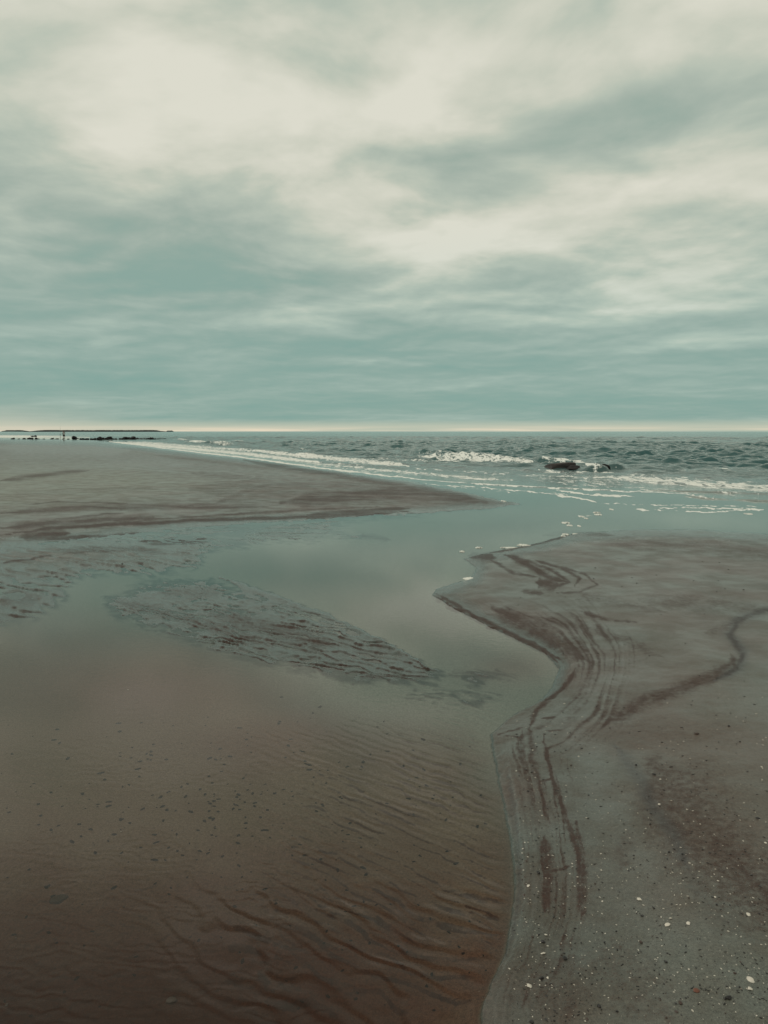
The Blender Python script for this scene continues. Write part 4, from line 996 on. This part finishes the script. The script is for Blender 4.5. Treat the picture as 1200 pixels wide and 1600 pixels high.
# scattered chips and pebbles
LS = {'shell': 'tiny white shell chip scattered on the grey brown sandbar', 'peb': 'tiny dark pebble scattered on the grey brown sandbar', 'brn': 'tiny brown pebble scattered on the grey brown sandbar'}
placed = 0
while placed < 190:
    if rg.random() < .45: v = 1150 + 460 * rg.random() ** .8; u = 822 + rg.gauss(10, 16) + max(0, (v - 1420)) * .1
    else: v = 1120 + 500 * rg.random() ** .75; u = rg.uniform(840, 1230)
    if not (height(*ground(u, v)) > .012): continue
    w = min(7, 2.2 + rg.expovariate(1 / 1.1)) * (.7 + .5 * (v - 1000) / 600)
    k = rg.random()
    if k < .30: put_shell(u, v, w * .85, LS['shell'], 'scattered shell chips', rg.choice(['oval', 'shard', 'fan']))
    elif k < .8: put_pebble(u, v, w, LS['peb'], 'scattered dark pebbles')
    else: put_pebble(u, v, w, LS['brn'], 'scattered brown pebbles', 'brown')
    placed += 1
placed = 0
while placed < 55:
    v = rg.uniform(860, 1130); u = rg.uniform(780, 1230)
    if not (height(*ground(u, v)) > .012): continue
    put_pebble(u, v, rg.uniform(1.8, 3.4), 'tiny dark pebble far back on the smooth upper sandbar', 'distant dark pebbles'); placed += 1

# crumbs too many to count: shell grit and scraps of weed, one mesh each
def crumbs(name, n, m, size, region, label, cat, seed):
    rr_ = random.Random(seed); bm = bmesh.new()
    for _ in range(n):
        u, v = region(rr_); x, y = ground(u, v); z = height(x, y)
        s = size(rr_) * pxsize(u, v)
        a = rr_.uniform(0, 6.28); st = rr_.uniform(1, 2.6)
        ms = bmesh.ops.create_icosphere(bm, subdivisions=1, radius=.5, matrix=Matrix.Translation((x, y, z + s * .1)) @ Matrix.Rotation(a, 4, 'Z') @ Matrix.Diagonal((s * st, s, s * .5, 1)))
        for vv in ms['verts']: vv.co += Vector((rr_.gauss(0, s * .1), rr_.gauss(0, s * .1), 0))
    o = link_bm(name, bm, m); tag(o, label, cat, kind='stuff'); return o
def reg_bar(q_):
    while 1:
        v = 1100 + 520 * q_.random() ** .7; u = q_.uniform(800, 1240)
        if height(*ground(u, v)) > .012: return u, v
def reg_pool(q_):
    while 1:
        if q_.random() < .5: u, v = q_.gauss(330, 150), q_.gauss(1240, 60)
        else: u, v = q_.uniform(-40, 760), q_.uniform(1120, 1610)
        if height(*ground(u, v)) < -.004 and v < 1630: return u, v
crumbs('shell_grit', 420, M['shell'], lambda q_: q_.uniform(.7, 1.7), reg_bar, 'fine white shell grit sprinkled over the sandbar', 'shell grit', 5)
crumbs('dark_grit', 700, M['pebble'], lambda q_: q_.uniform(.8, 2.3), reg_bar, 'fine dark grit sprinkled over the sandbar', 'grit', 6)
crumbs('weed_scraps', 420, M['weed'], lambda q_: q_.uniform(1.5, 4.8), reg_pool, 'small dark scraps of weed lying under the pool water', 'weed', 7)

# foam left on the sand and the still water
def foam_patch(u, v, w, h_, label, seed):
    q_ = random.Random(seed); bm = bmesh.new(); x0, y0 = ground(u, v)
    w *= .8; sx = w * pxsize(u, v) / 2; y1 = ground(u, v - h_ / 2)[1]; sy = abs(y1 - y0)
    n = 40; prev = None
    ctr = bm.verts.new((x0, y0, .004))
    f_ = [(q_.uniform(.05, .22), q_.randint(2, 11), q_.uniform(0, 6.28)) for _ in range(6)]
    rings = []
    for lv, zz_ in ((.55, .010), (.9, .008), (1.0, -.004)):
        rings.append([bm.verts.new((x0 + sx * lv * math.cos(a) * (1 + sum(p_[0] * math.sin(p_[1] * a + p_[2]) for p_ in f_)), y0 + sy * lv * math.sin(a) * (1 + sum(p_[0] * math.sin(p_[1] * a + p_[2] + 1) for p_ in f_)), zz_)) for a in [2 * math.pi * k / n for k in range(n)]])
    for k in range(n):
        bm.faces.new((ctr, rings[0][k], rings[0][(k + 1) % n]))
        for i in (0, 1): bm.faces.new((rings[i][k], rings[i + 1][k], rings[i + 1][(k + 1) % n], rings[i][(k + 1) % n]))
    ctr.co.z = .011
    bmesh.ops.recalc_face_normals(bm, faces=bm.faces)
    o = link_bm('foam', bm, m_foam); tag(o, label, 'foam', kind='stuff'); return o
m_foam, T, o = mat('sea_foam')
pos = T.node('ShaderNodeNewGeometry').outputs['Position']
nn = T.noise(pos, 45, 5, .7)
lace = T.smooth(T.math('MULTIPLY_ADD', T.noise(pos, 9, 3, .6), .5, T.math('MULTIPLY', nn, .6)), .44, .52)
fd = T.node('ShaderNodeBsdfDiffuse', {'Color': T.mix(nn, (.55, .55, .48), (.88, .87, .79))})
fx = T.node('ShaderNodeMixShader', {0: lace, 1: T.node('ShaderNodeBsdfTransparent').outputs[0], 2: fd.outputs[0]})
T.l.new(fx.outputs[0], o.inputs[0])
FP = [(736, 905, 24, 5, 'bright blob of foam stranded at the bar edge'), (764, 908, 9, 2.2, 'small scrap of foam right of the bright blob'),
      (818, 852, 20, 2.6, 'foam scrap on the channel edge of the upper bar'), (795, 856, 34, 1.4, 'thin foam line on the channel edge'), (748, 856, 10, 2, 'foam dot at the bar tip'),
      (722, 862, 9, 2, 'foam dot at the channel mouth'), (884, 817, 16, 2, 'foam scrap adrift at the channel'), (890, 821, 9, 2, 'lower foam scrap adrift at the channel'), (905, 822, 5, 2, 'foam dot adrift at the channel'),
      (884, 835, 10, 2, 'foam speck beside the rock at the bar'), (900, 835, 13, 2, 'foam speck right of the dark bank'), (880, 838, 7, 2, 'foam speck on the bank'),
      (908, 807, 9, 2, 'foam speck above the channel'), (916, 810, 6, 1.6, 'second foam speck above the channel'), (932, 801, 12, 1.8, 'foam piece left of the foam line'), (935, 804, 14, 2, 'foam piece under the foam line'),
      (955, 796, 8, 1.5, 'foam dot by the swash'), (1170, 803, 12, 1.8, 'foam scrap at the right edge of the swash'), (786, 783, 8, 1.4, 'foam scrap at the tip of the left beach')]
for i, (u, v, w, h_, lab) in enumerate(FP): foam_patch(u, v, w, h_, lab, 300 + i)
print('scene built')
